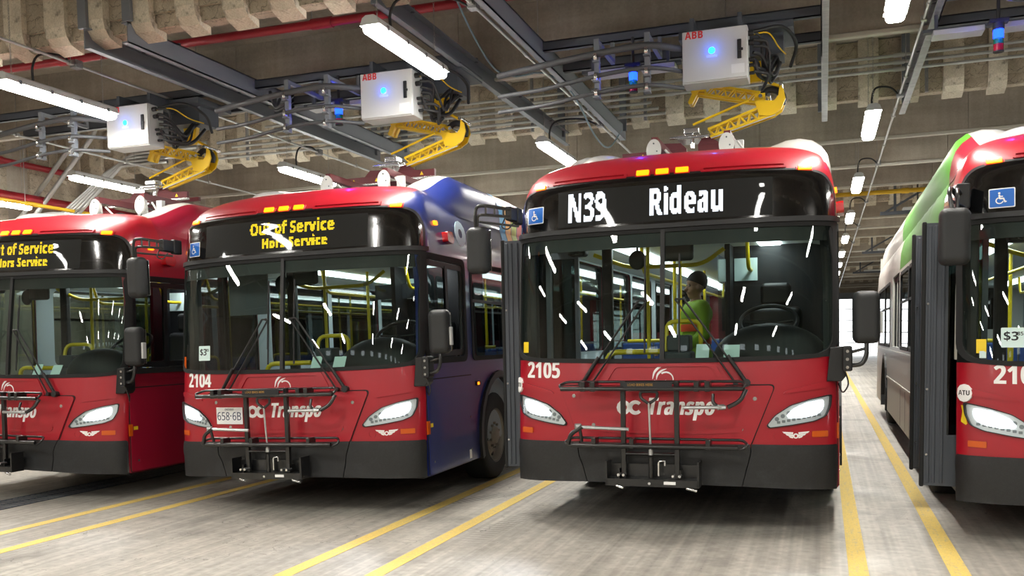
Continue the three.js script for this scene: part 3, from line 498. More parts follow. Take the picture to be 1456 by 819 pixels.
const archRing = (c) => { const o = [], a0 = 0.32; for (let k = 0; k <= 14; k++) { const a = lerp(-a0, Math.PI + a0, k / 14); o.push([c + (ARCH + 0.05) * Math.cos(a), 0.5 + (ARCH + 0.05) * Math.sin(a)]); } for (let k = 14; k >= 0; k--) { const a = lerp(-a0, Math.PI + a0, k / 14); o.push([c + (ARCH - 0.02) * Math.cos(a), 0.5 + (ARCH - 0.02) * Math.sin(a)]); } return poly(o); };
BG.arch = { 1: [panel(archRing(FA), sideMap(1), -0.05, 0.03, 0.2), panel(archRing(RA), sideMap(1), -0.05, 0.03, 0.2)], '-1': [panel(archRing(FA), sideMap(-1), -0.05, 0.03, 0.2), panel(archRing(RA), sideMap(-1), -0.05, 0.03, 0.2)] };
// red side lamp and amber marker on the driver's side
BG.sideLamp = panel(poly([[-0.73, 2.47], [-0.86, 2.45], [-0.9, 2.5], [-0.87, 2.565], [-0.73, 2.56]], 0.02), sideMap(1), -0.005, 0.06, 0.1);
BG.sideMark = panel(poly(rect(-0.615, -0.545, 2.61, 2.65), 0.008), sideMap(1), -0.002, 0.02, 0.1);
BG.sideTurn = panel(poly(rect(-1.61, -1.5, 1.055, 1.1), 0.008), sideMap(1), -0.002, 0.015, 0.1);
// roof deck and fairings
BG.deck = (() => { const g = new THREE.PlaneGeometry(1.6, LEN - 0.77, 8, 40); g.rotateX(-Math.PI / 2); const p = g.attributes.position; for (let i = 0; i < p.count; i++) { const x = p.getX(i), z = p.getZ(i) - (LEN - 0.77) / 2 - 0.75; p.setXYZ(i, x, 3.01 + 0.015 * (1 - x * x) + 0.075 * smooth(-0.8, -1.5, z), z); } g.computeVertexNormals(); return g; })();
const FULL = [[1.242, 2.775], [1.248, 2.88], [1.24, 2.99], [1.215, 3.09], [1.165, 3.17], [1.09, 3.225], [0.98, 3.25], [0.86, 3.242], [0.74, 3.205], [0.63, 3.155], [0.5, 3.085], [0.38, 2.98]];
function fairing(d, z0, z1, j0, j1) {
  z0 = Math.min(z0, -0.78);
  const rows = Math.max(2, Math.ceil((z0 - z1) / (z0 > -2 ? 0.06 : 0.5))), pos = [], idx = [], n = j1 - j0 + 1;
  for (let i = 0; i <= rows; i++) { const z = lerp(z0, z1, i / rows), k = smooth(-0.72, -1.55, z), tail = 1 - smooth(-11.4, -12.1, z) * 0.9;
    for (let j = j0; j <= j1; j++) { const t = lerp(2.78, 3.44, j / (FULL.length - 1)), bx_ = BW - inset(t) - 0.006, by = yT(t) - 0.006 - 0.06 * smooth(6, 11, j), w = k * tail; pos.push(d * lerp(bx_, FULL[j][0], w), lerp(by, FULL[j][1], w), z); } }
  for (let i = 0; i < rows; i++) for (let j = 0; j < n - 1; j++) { const a = i * n + j, b = a + 1, c = a + n, e = c + 1; d > 0 ? idx.push(a, c, b, b, c, e) : idx.push(a, b, c, b, e, c); }
  const g = new THREE.BufferGeometry(); g.setAttribute('position', new THREE.Float32BufferAttribute(pos, 3)); g.setAttribute('uv', new THREE.Float32BufferAttribute(new Float32Array(pos.length / 3 * 2), 2)); g.setIndex(idx); g.computeVertexNormals(); flip(g); g.computeVertexNormals(); return g;
}
BG.rearWall = [bx(-1.25, 1.25, 0.35, 1.6, -LEN - 0.02, -LEN + 0.02), bx(-1.25, -1.0, 1.6, 2.4, -LEN - 0.02, -LEN + 0.02), bx(1.0, 1.25, 1.6, 2.4, -LEN - 0.02, -LEN + 0.02), bx(-1.25, 1.25, 2.4, 3.0, -LEN - 0.02, -LEN + 0.02)];
BG.under = [bx(-1.22, 1.22, 0.27, 0.37, -1.5, -0.25), bx(-0.85, 0.85, 0.27, 0.37, -LEN, -1.5), bx(-1.22, 1.22, 0.27, 0.37, -8.6, -3.0), bx(-1.22, 1.22, 0.27, 0.37, -LEN, -10.2)];
// wheel
BG.tire = (() => { const p = []; for (const [r, x] of [[0.29, -0.13], [0.34, -0.142], [0.41, -0.148], [0.455, -0.14], [0.476, -0.12], [0.482, -0.08], [0.482, 0.08], [0.476, 0.12], [0.455, 0.14], [0.41, 0.148], [0.34, 0.142], [0.29, 0.13]]) p.push(new THREE.Vector2(r, x)); const g = new THREE.LatheGeometry(p, 36); g.rotateZ(-Math.PI / 2); return g; })();
BG.wheelRim = (() => { const p = []; for (const [r, x] of [[0.30, 0.135], [0.285, 0.12], [0.275, 0.06], [0.26, 0.035], [0.2, 0.07], [0.165, 0.08]]) p.push(new THREE.Vector2(r, x)); const g = new THREE.LatheGeometry(p, 36); g.rotateZ(-Math.PI / 2); return g; })();
BG.hub = (() => { const p = []; for (const [r, x] of [[0.17, 0.08], [0.165, 0.1], [0.1, 0.1], [0.095, 0.14], [0.06, 0.155], [0, 0.158]]) p.push(new THREE.Vector2(r, x)); const g = new THREE.LatheGeometry(p, 24); g.rotateZ(-Math.PI / 2); return g; })();
BG.lugs = (() => { const g = []; for (let k = 0; k < 10; k++) { const a = k / 10 * Math.PI * 2; g.push(rod([0.09, 0.135 * Math.cos(a), 0.135 * Math.sin(a)], [0.135, 0.135 * Math.cos(a), 0.135 * Math.sin(a)], 0.016, 6)); } return merged(g); })();
BG.handHoles = (() => { const g = []; for (let k = 0; k < 10; k++) { const a = (k + 0.5) / 10 * Math.PI * 2, c = new THREE.CylinderGeometry(0.026, 0.026, 0.012, 10); c.rotateZ(-Math.PI / 2); c.translate(0.06, 0.225 * Math.cos(a), 0.225 * Math.sin(a)); g.push(c); } return merged(g); })();
// ---------------------------------------------------------------- bus fittings
const fz = (x, t, off = 0) => frontMap(x, t, off)[0];
const FG = {};
{ // folded bicycle rack: points are (x, y) in front of the nose by off
  const A = (x, y, off) => { const p = fz(clamp(x, -1.2, 1.2), Math.max(y, 0.3), off); return [p.x, y, p.z]; }, R = 0.014;
  const at = (x, y, z) => [x, y, z];
  const Z = 0.3, zt = 0.2, loop = (y0, y1, x0, x1, z0, z1) => pipe([at(x0, y0, z0), at(x1, y0, z0), at(x1 + 0.04, (y0 + y1) / 2, z0), at(x1, y1, z1), at(x0, y1, z1), at(x0 - 0.04, (y0 + y1) / 2, z0)], 0.011, 0.04, 8, true);
  FG.trayTop = [loop(1.085, 1.142, -0.74, 0.62, 0.33, 0.25), pipe([at(-0.76, 1.092, 0.345), at(0.64, 1.092, 0.345)], 0.018, 0, 8), pipe([at(0.66, 1.085, 0.33), at(0.62, 1.0, 0.36), at(0.53, 0.955, 0.37)], 0.017, 0.04)];
  FG.trayClips = [-0.58, -0.5, 0.38, 0.3].map((x) => rbx(x - 0.02, x + 0.02, 1.07, 1.15, 0.235, 0.36, 0.006, 1));
  FG.trayBot = [loop(0.64, 0.70, -0.7, 0.63, 0.33, 0.25), pipe([at(-0.68, 0.65, 0.34), at(0.6, 0.65, 0.34)], 0.019, 0, 8), pipe([at(-0.71, 0.66, 0.33), at(-0.68, 0.74, 0.36), at(-0.58, 0.8, 0.37)], 0.017, 0.04)];
  FG.botClips = [-0.5, -0.2, 0.38].map((x) => rbx(x - 0.018, x + 0.018, 0.63, 0.71, 0.24, 0.355, 0.006, 1));
  FG.posts = [-0.275, 0.14].map((x) => rbx(x - 0.019, x + 0.019, 0.38, 1.15, 0.262, 0.3, 0.005, 1));
  FG.cross = [rod([-0.275, 0.585, 0.285], [0.14, 0.585, 0.285], 0.013, 8), rod([-0.275, 1.135, 0.28], [0.14, 1.135, 0.28], 0.014, 8)];
  FG.notice = bx(-0.255, 0.12, 1.1, 1.145, 0.362, 0.366);
  FG.noticeText = textOn('LOAD BIKES HERE', 0.018, -0.22, 1.115, flatMap(0, 0, 0), 0.368, { font: fontReg });
  FG.handle = [pipe([at(-0.07, 0.98, 0.325), at(-0.13, 1.02, 0.325), at(-0.13, 1.07, 0.325), at(0.0, 1.07, 0.325), at(0.0, 1.02, 0.325), at(-0.06, 0.98, 0.325)], 0.012, 0.03)];
  FG.handleRod = [rod([-0.065, 0.98, 0.325], [-0.06, 0.6, 0.3], 0.009, 8), rod([-0.06, 0.62, 0.3], [-0.06, 0.58, 0.3], 0.018, 8)];
  FG.hooks = [rod([0.46, 0.955, 0.375], [0.5, 0.955, 0.345], 0.022, 10), rod([0.2, 0.95, 0.345], [0.52, 0.955, 0.37], 0.014, 8), rod([-0.64, 0.8, 0.37], [-0.6, 0.8, 0.345], 0.022, 10), rod([-0.6, 0.795, 0.365], [-0.22, 0.78, 0.345], 0.014, 8)];
  FG.hookArms = [pipe([at(0.42, 1.05, 0.33), at(0.42, 0.985, 0.355), at(0.47, 0.955, 0.36)], 0.013, 0.03), pipe([at(-0.6, 0.68, 0.33), at(-0.6, 0.74, 0.355), at(-0.61, 0.8, 0.36)], 0.013, 0.03)];
  FG.bracket = [bx(-0.4, 0.31, 0.345, 0.4, 0.24, 0.37), bx(-0.4, 0.31, 0.4, 0.5, 0.222, 0.232), bx(-0.405, -0.39, 0.345, 0.53, 0.22, 0.37), bx(0.3, 0.315, 0.345, 0.54, 0.22, 0.37), bx(-0.31, -0.3, 0.36, 0.47, 0.22, 0.33), bx(0.165, 0.175, 0.36, 0.47, 0.22, 0.33), rod([-0.06, 0.36, 0.3], [-0.06, 0.56, 0.3], 0.018, 8)];
  FG.bracketLatch = [pipe([at(0, 0.42, 0.31), at(0, 0.53, 0.31), at(0.05, 0.54, 0.31), at(0.05, 0.5, 0.31)], 0.008, 0.015), rod([-0.32, 0.345, 0.36], [-0.26, 0.33, 0.375], 0.012, 8), rod([0.22, 0.34, 0.36], [0.3, 0.325, 0.375], 0.012, 8)];
  FG.bracketTag = bx(0.05, 0.14, 0.365, 0.388, 0.371, 0.374);
  FG.bolts = [[-0.3, 0.43], [-0.26, 0.43], [0.12, 0.43], [0.17, 0.43], [-0.06, 0.37]].map(([x, y]) => rod([x, y, 0.3], [x, y, 0.378], 0.011, 8));
}
{ // wipers: two arms and a hanging blade each side
  const P = (x, y, o) => { const p = fz(x, y, o); return [p.x, p.y, p.z]; };
  const wip = (d) => { const b = P(d * 0.64, 1.12, 0.035), b2 = P(d * 0.56, 1.12, 0.035), t = P(d * 0.11, 1.77, 0.06), t2 = P(d * 0.175, 1.77, 0.06);
    return { arms: [rod(b, t2, 0.009, 6), rod(b2, t, 0.008, 6), rod(t, t2, 0.008, 6)], low: [rod(b, P(d * 0.5, 1.33, 0.045), 0.016, 8), rod(P(d * 0.64, 1.12, 0), P(d * 0.64, 1.12, 0.06), 0.03, 10), rod(P(d * 0.56, 1.12, 0), P(d * 0.56, 1.12, 0.05), 0.02, 8)], blade: [rod(P(d * 0.135, 1.36, 0.022), P(d * 0.135, 2.13, 0.022), 0.008, 6), rod(P(d * 0.135, 1.5, 0.03), P(d * 0.135, 2.0, 0.03), 0.006, 6), rod(P(d * 0.14, 1.77, 0.06), P(d * 0.135, 1.77, 0.025), 0.012, 6)] }; };
  FG.wiper = [wip(1), wip(-1)];
}
function mirrorHead(w, h, dpt, x, y, z, ry = 0) { // tapered, rounded shell
  const g = new RoundedBoxGeometry(w, h, dpt, 4, Math.min(dpt, w) * 0.42), p = g.attributes.position;
  for (let i = 0; i < p.count; i++) { const k = (p.getZ(i) / dpt + 0.5); const f = 1 - 0.16 * k, yy = p.getY(i) / h; p.setX(i, p.getX(i) * f * (1 - 0.06 * Math.abs(yy))); p.setY(i, p.getY(i) * (1 - 0.05 * k)); }
  g.computeVertexNormals(); g.rotateY(ry); g.translate(x, y, z); return g;
}
{ // driver's side (+x) low mirror
  FG.mirR = { head: mirrorHead(0.215, 0.4, 0.13, 1.5, 1.6, -0.06, 0.12), glass: moved(rbx(-0.09, 0.09, -0.17, 0.17, -0.004, 0.004, 0.003, 1), 1.493, 1.6, -0.125, 0.12), lens: moved(rbx(-0.012, 0.012, -0.1, 0.06, -0.03, 0.03, 0.006, 1), 1.598, 1.58, -0.08, 0.12),
    arm: [pipe([[1.5, 1.42, -0.06], [1.5, 1.32, -0.05], [1.47, 1.25, -0.05], [1.36, 1.24, -0.06]], 0.017, 0.06), pipe([[1.5, 1.37, -0.06], [1.38, 1.34, -0.06]], 0.012, 0.02), pipe([[1.34, 1.22, -0.08], [1.38, 1.1, -0.1], [1.33, 1.02, -0.16], [1.3, 1.1, -0.2]], 0.006, 0.05)],
    base: [ext([[1.225, 1.13], [1.32, 1.13], [1.345, 1.16], [1.345, 1.38], [1.25, 1.37]], 0.12, { bevel: 0.008 }).translate(0, 0, -0.22), rbx(1.33, 1.4, 1.2, 1.39, -0.15, -0.02, 0.015)], bolts: [1.23, 1.29, 1.35].map((y) => rod([1.365, y, -0.03], [1.365, y, -0.012], 0.012, 8)) };
  // kerb side (-x) high mirror on a cage arm
  const cage = []; const c0 = [-1.2, 2.555, -0.02], y1 = 2.6, y2 = 2.505;
  cage.push(pipe([[-1.24, 2.56, 0.08], [-1.44, 2.6, 0.14], [-1.52, 2.6, 0.15], [-1.535, 2.5, 0.15], [-1.535, 2.4, 0.13]], 0.014, 0.05), pipe([[-1.24, 2.5, 0.08], [-1.44, 2.525, 0.14], [-1.51, 2.525, 0.15], [-1.52, 2.42, 0.13]], 0.012, 0.04));
  for (const x of [-1.3, -1.37, -1.44]) cage.push(rod([x, lerp(2.5, 2.525, (-1.24 - x) / 0.2), lerp(0.08, 0.14, (-1.24 - x) / 0.2)], [x, lerp(2.56, 2.6, (-1.24 - x) / 0.2), lerp(0.08, 0.14, (-1.24 - x) / 0.2)], 0.009, 6));
  FG.mirL = { head: mirrorHead(0.215, 0.4, 0.13, -1.52, 2.235, 0.13, -0.12), glass: moved(rbx(-0.09, 0.09, -0.17, 0.17, -0.004, 0.004, 0.003, 1), -1.512, 2.235, 0.062, -0.12), arm: cage, strut: [rod([-1.5, 2.47, 0.14], [-1.2, 2.43, 0.0], 0.01, 8), pipe([[-1.3, 2.5, 0.06], [-1.33, 2.42, 0.08], [-1.28, 2.4, 0.05], [-1.24, 2.46, 0.02]], 0.006, 0.03)], base: [rbx(-1.28, -1.225, 2.46, 2.6, -0.18, -0.06, 0.015), rbx(-1.29, -1.235, 2.475, 2.59, -0.08, 0.09, 0.012)] };
  // bus at the right carries its kerb mirror close to the corner
  FG.mirC = { head: mirrorHead(0.225, 0.41, 0.13, -1.355, 2.2, 0.13, -0.1), glass: moved(rbx(-0.09, 0.09, -0.17, 0.17, -0.004, 0.004, 0.003, 1), -1.348, 2.2, 0.062, -0.1), arm: [pipe([[-1.31, 2.5, -0.1], [-1.37, 2.56, 0.02], [-1.39, 2.52, 0.1], [-1.37, 2.38, 0.12]], 0.016, 0.05), pipe([[-1.29, 2.52, -0.1], [-1.33, 2.55, 0.02], [-1.335, 2.5, 0.1], [-1.34, 2.38, 0.12]], 0.013, 0.05)], strut: [rod([-1.37, 2.45, 0.11], [-1.25, 2.42, -0.1], 0.01, 8)], base: [rbx(-1.32, -1.23, 2.42, 2.6, -0.22, -0.08, 0.012)] };
}
{ // open door leaf, seen edge on from the front: stands out from the side
  FG.leaf = (z) => ({ panelG: [bx(-1.49, -1.06, 0.36, 0.75, z - 0.022, z + 0.018), bx(-1.49, -1.33, 0.75, 2.36, z - 0.022, z + 0.018), bx(-1.1, -1.06, 0.75, 2.36, z - 0.022, z + 0.018), bx(-1.33, -1.1, 2.26, 2.36, z - 0.022, z + 0.018)], ribs: [-1.46, -1.42, -1.365].map((x) => rbx(x - 0.012, x + 0.012, 0.38, 2.34, z + 0.012, z + 0.027, 0.006, 1)), glass: bx(-1.33, -1.1, 0.75, 2.26, z - 0.004, z), edge: rbx(-1.515, -1.485, 0.35, 2.37, z - 0.03, z + 0.026, 0.01, 2) });
  FG.leafBolts = (z) => [0.6, 1.1, 1.75].map((y) => rod([-1.47, y, z + 0.02], [-1.47, y, z + 0.032], 0.009, 6));
}
{ // roof charging gear
  FG.rails = [-0.35, 0.33].map((x) => [bx(x - 0.03, x + 0.03, 3.33, 3.4, -3.3, -1.56)]);
  FG.discs = [-0.35, 0.33].map((x) => { const c = new THREE.CylinderGeometry(0.108, 0.1, 0.035, 28); c.rotateX(Math.PI / 2); c.scale(0.66, 1, 1); c.rotateX(-0.12); c.translate(x, 3.265, -1.53); return c; });
  FG.discBolts = [-0.35, 0.33].map((x) => [[0, 0.055], [0.03, -0.02], [-0.02, -0.06]].map(([a, b]) => rod([x + a, 3.275 + b, -1.515], [x + a, 3.275 + b, -1.508], 0.008, 6)));
  FG.railFeet = []; for (const x of [-0.35, 0.33]) for (const z of [-1.62, -2.3, -3.1]) FG.railFeet.push(ext([[-0.05, 0], [0.05, 0], [0.015, 0.29], [-0.015, 0.29]], 0.03).translate(x, 3.06, z));
  FG.roofFrame = [bx(-0.5, 0.5, 3.12, 3.16, -1.75, -1.7), bx(-0.5, 0.5, 3.12, 3.16, -3.2, -3.15), bx(-0.52, -0.48, 3.1, 3.16, -3.25, -1.65), bx(0.48, 0.52, 3.1, 3.16, -3.25, -1.65), rod([0.42, 3.3, -1.62], [0.55, 3.12, -1.62], 0.012, 6), rod([-0.26, 3.28, -1.6], [-0.12, 3.12, -1.66], 0.012, 6), bx(0.38, 0.46, 3.16, 3.34, -1.8, -1.74)];
  FG.roofCables = [tube([[-0.3, 3.14, -1.7], [-0.1, 3.2, -1.66], [0.1, 3.13, -1.72], [0.24, 3.22, -1.7]], 0.012, { seg: 6 }), tube([[-0.1, 3.14, -2.0], [0.1, 3.28, -1.9], [0.36, 3.18, -1.8]], 0.012, { seg: 6 })];
  const pod = new THREE.SphereGeometry(1, 20, 12, 0, Math.PI * 2, 0, Math.PI / 2); pod.scale(0.24, 0.12, 0.5); pod.translate(-0.72, 3.05, -1.25); FG.pod = pod;
}
{ // cabin
  FG.cabFloor = [bx(-1.24, 1.24, 0.36, 0.4, -1.5, -0.18), bx(-1.24, 1.24, 0.36, 0.4, -LEN + 0.05, -3.0), bx(-0.8, 0.8, 0.36, 0.4, -3.0, -1.5)];
  FG.cabCeil = [bx(-1.22, 1.22, 2.38, 2.42, -LEN + 0.05, -1.35)];
  FG.cove = [1, -1].map((d) => ext([[d * 1.23, 2.32], [d * 0.9, 2.38], [d * 1.23, 2.38]], LEN - 1.6).translate(0, 0, -LEN + 0.1));
  FG.lights = [1, -1].map((d) => rbx(d * 0.68 - 0.1, d * 0.68 + 0.1, 2.35, 2.378, -11, -1.5, 0.01, 1));
  FG.signBack = [bx(-1.16, 1.16, 2.33, 2.8, -0.95, -0.42), bx(-1.12, 1.12, 2.335, 2.36, -0.44, -0.16)];
  FG.wheelBox = [1, -1].map((d) => rbx(Math.min(d * 0.78, d * 1.22), Math.max(d * 0.78, d * 1.22), 0.4, 1.12, -2.95, -1.5, 0.05));
  FG.rearBox = [1, -1].map((d) => rbx(Math.min(d * 0.7, d * 1.22), Math.max(d * 0.7, d * 1.22), 0.4, 1.1, -10.1, -8.7, 0.05));
  FG.dash = [rbx(0.12, 1.22, 0.42, 1.26, -0.42, -0.16, 0.05), rbx(-1.1, 0.12, 0.42, 1.18, -0.34, -0.16, 0.04)];
  const dome = new THREE.SphereGeometry(1, 24, 14); dome.scale(0.46, 0.3, 0.28); dome.translate(0.78, 1.28, -0.42); FG.dashDome = dome;
  const wheel = new THREE.TorusGeometry(0.235, 0.017, 8, 32); wheel.rotateX(-0.95); wheel.translate(0.74, 1.6, -0.86); const spokes = [rod([0.74, 1.585, -0.86], [0.54, 1.6, -0.86], 0.014, 6), rod([0.74, 1.585, -0.86], [0.94, 1.6, -0.86], 0.014, 6), rod([0.74, 1.585, -0.86], [0.74, 1.42, -0.72], 0.014, 6)]; FG.steer = [wheel, ...spokes, rod([0.74, 1.58, -0.88], [0.74, 1.2, -0.55], 0.04, 8)];
  FG.drvSeat = [rbx(0.5, 0.98, 0.95, 1.07, -1.75, -1.25, 0.05), rbx(0.5, 0.98, 1.05, 1.75, -1.86, -1.72, 0.06), rbx(0.6, 0.88, 1.76, 1.98, -1.86, -1.77, 0.05), rbx(0.6, 0.88, 0.4, 0.95, -1.65, -1.35, 0.02)];
  FG.barrier = [bx(0.3, 1.22, 0.42, 2.36, -2.04, -2.0), bx(0.28, 0.33, 0.42, 2.36, -2.02, -1.7)];
  FG.barrierGlass = bx(0.3, 0.31, 1.2, 2.2, -1.7, -1.0);
  FG.farebox = [rbx(-0.12, 0.12, 0.42, 1.36, -0.86, -0.62, 0.03), rbx(-0.1, 0.1, 1.36, 1.5, -0.84, -0.66, 0.02)];
  FG.railBar = [pipe([[-0.62, 0.45, -0.62], [-0.62, 1.36, -0.62], [-0.12, 1.36, -0.62]], 0.024, 0.1, 10), pipe([[-0.12, 1.36, -0.74], [-0.12, 1.62, -0.8], [0.16, 1.62, -0.9], [0.16, 0.45, -0.9]], 0.02, 0.08, 10)];
  FG.poles = [[-0.42, -1.5], [-0.3, -2.3], [0.34, -2.6], [-0.42, -3.4], [0.42, -4.4], [-0.42, -5.4], [0.42, -6.6], [-0.42, -7.9]].map(([x, z]) => rod([x, 0.4, z], [x, 2.38, z], 0.018, 8));
  FG.topRail = [1, -1].map((d) => pipe([[d * 0.5, 2.36, -1.6], [d * 0.5, 2.12, -1.7], [d * 0.5, 2.12, -8.2], [d * 0.5, 2.36, -8.3]], 0.018, 0.08));
  FG.hoop = pipe([[-0.95, 2.3, -1.5], [-0.6, 2.16, -1.5], [0.1, 2.16, -1.5], [0.3, 2.3, -1.5]], 0.02, 0.12);
  FG.seatRail = [1, -1].map((d) => pipe([[d * 0.98, 1.45, -3.1], [d * 0.45, 1.45, -3.1], [d * 0.45, 0.9, -3.1]], 0.018, 0.08));
  FG.seatG = [[0, 0]].map(() => ({ shell: [rbx(-0.4, 0.4, 0.0, 0.05, -0.22, 0.22, 0.02), rbx(-0.4, 0.4, 0.05, 0.62, -0.28, -0.22, 0.02), bx(-0.3, 0.3, -0.42, 0, -0.04, 0.04)], pad: [rbx(-0.38, -0.01, 0.045, 0.09, -0.2, 0.21, 0.02), rbx(0.01, 0.38, 0.045, 0.09, -0.2, 0.21, 0.02), rbx(-0.38, -0.01, 0.1, 0.6, -0.225, -0.18, 0.02), rbx(0.01, 0.38, 0.1, 0.6, -0.225, -0.18, 0.02)] }))[0];
  FG.seatG.shell = merged(FG.seatG.shell); FG.seatG.pad = merged(FG.seatG.pad);
  FG.cabMirror = [rbx(-0.06, 0.2, 2.1, 2.29, -0.3, -0.24, 0.03), rod([0.07, 2.28, -0.27], [0.07, 2.36, -0.3], 0.012, 6)];
  const rm = new THREE.SphereGeometry(0.075, 14, 10); rm.scale(1, 1.1, 0.4); rm.translate(-0.3, 2.14, -0.45); FG.cabRound = [rm, rod([-0.3, 2.2, -0.45], [-0.3, 2.34, -0.45], 0.01, 6)];
  FG.camera = [rbx(-0.92, -0.76, 2.2, 2.3, -0.6, -0.45, 0.03), rod([-0.84, 2.25, -0.45], [-0.84, 2.25, -0.4], 0.035, 10)];
  FG.frontPillarIn = [rbx(-1.24, -1.14, 0.42, 2.36, -0.34, -0.26, 0.02), rbx(-0.86, -0.76, 0.42, 2.36, -1.52, -1.44, 0.02), bx(-1.2, -0.8, 0.42, 1.2, -1.52, -1.48)];
  FG.visor = [bx(-0.86, -0.42, 1.85, 2.28, -0.4, -0.385), bx(0.0, 0.6, 2.02, 2.18, -1.9, -1.88)];
  FG.placard = bx(0.34, 0.56, 2.02, 2.24, -1.99, -1.98); FG.papers = [moved(bx(-0.05, 0.05, -0.07, 0.07, -0.001, 0.001), 0.3, 1.36, 0.0, 0, -0.5), moved(bx(-0.06, 0.06, -0.06, 0.06, -0.001, 0.001), 0.52, 1.36, -0.03, 0, -0.5)];
}
const ledW = ledTexture([['N39', 29, 7, 37, 23], ['Rideau', 26, 67, 119, 22]], [235, 245, 255]);
const ledY = ledTexture([['Out of Service', 14, 46, 123, 12], ['Hors Service', 11, 57, 117, 23]], [255, 214, 20]);
const louvre = dataTex(64, (i, x, y) => { const v = y % 4 < 2 ? 38 : 12; return [v, v * 1.06, v * 1.06]; }); louvre.repeat.set(1, 3.2);
const ledMat = (t, k) => phy({ map: louvre, emissive: 0xffffff, emissiveMap: t, emissiveIntensity: k, roughness: 0.6, specularIntensity: 0.3, clearcoat: 0.6, clearcoatRoughness: 0.03 });
const LED = { w: ledMat(ledW, 2.2), y: ledMat(ledY, 1.5) };
const ringMat = std({ color: 0xbfe0ee, roughness: 0.4 }), stripeMats = [0x3aa0d8, 0xf0b13a, 0xb5cf3f, 0xd8443c].map((c) => std({ color: c, roughness: 0.4 }));

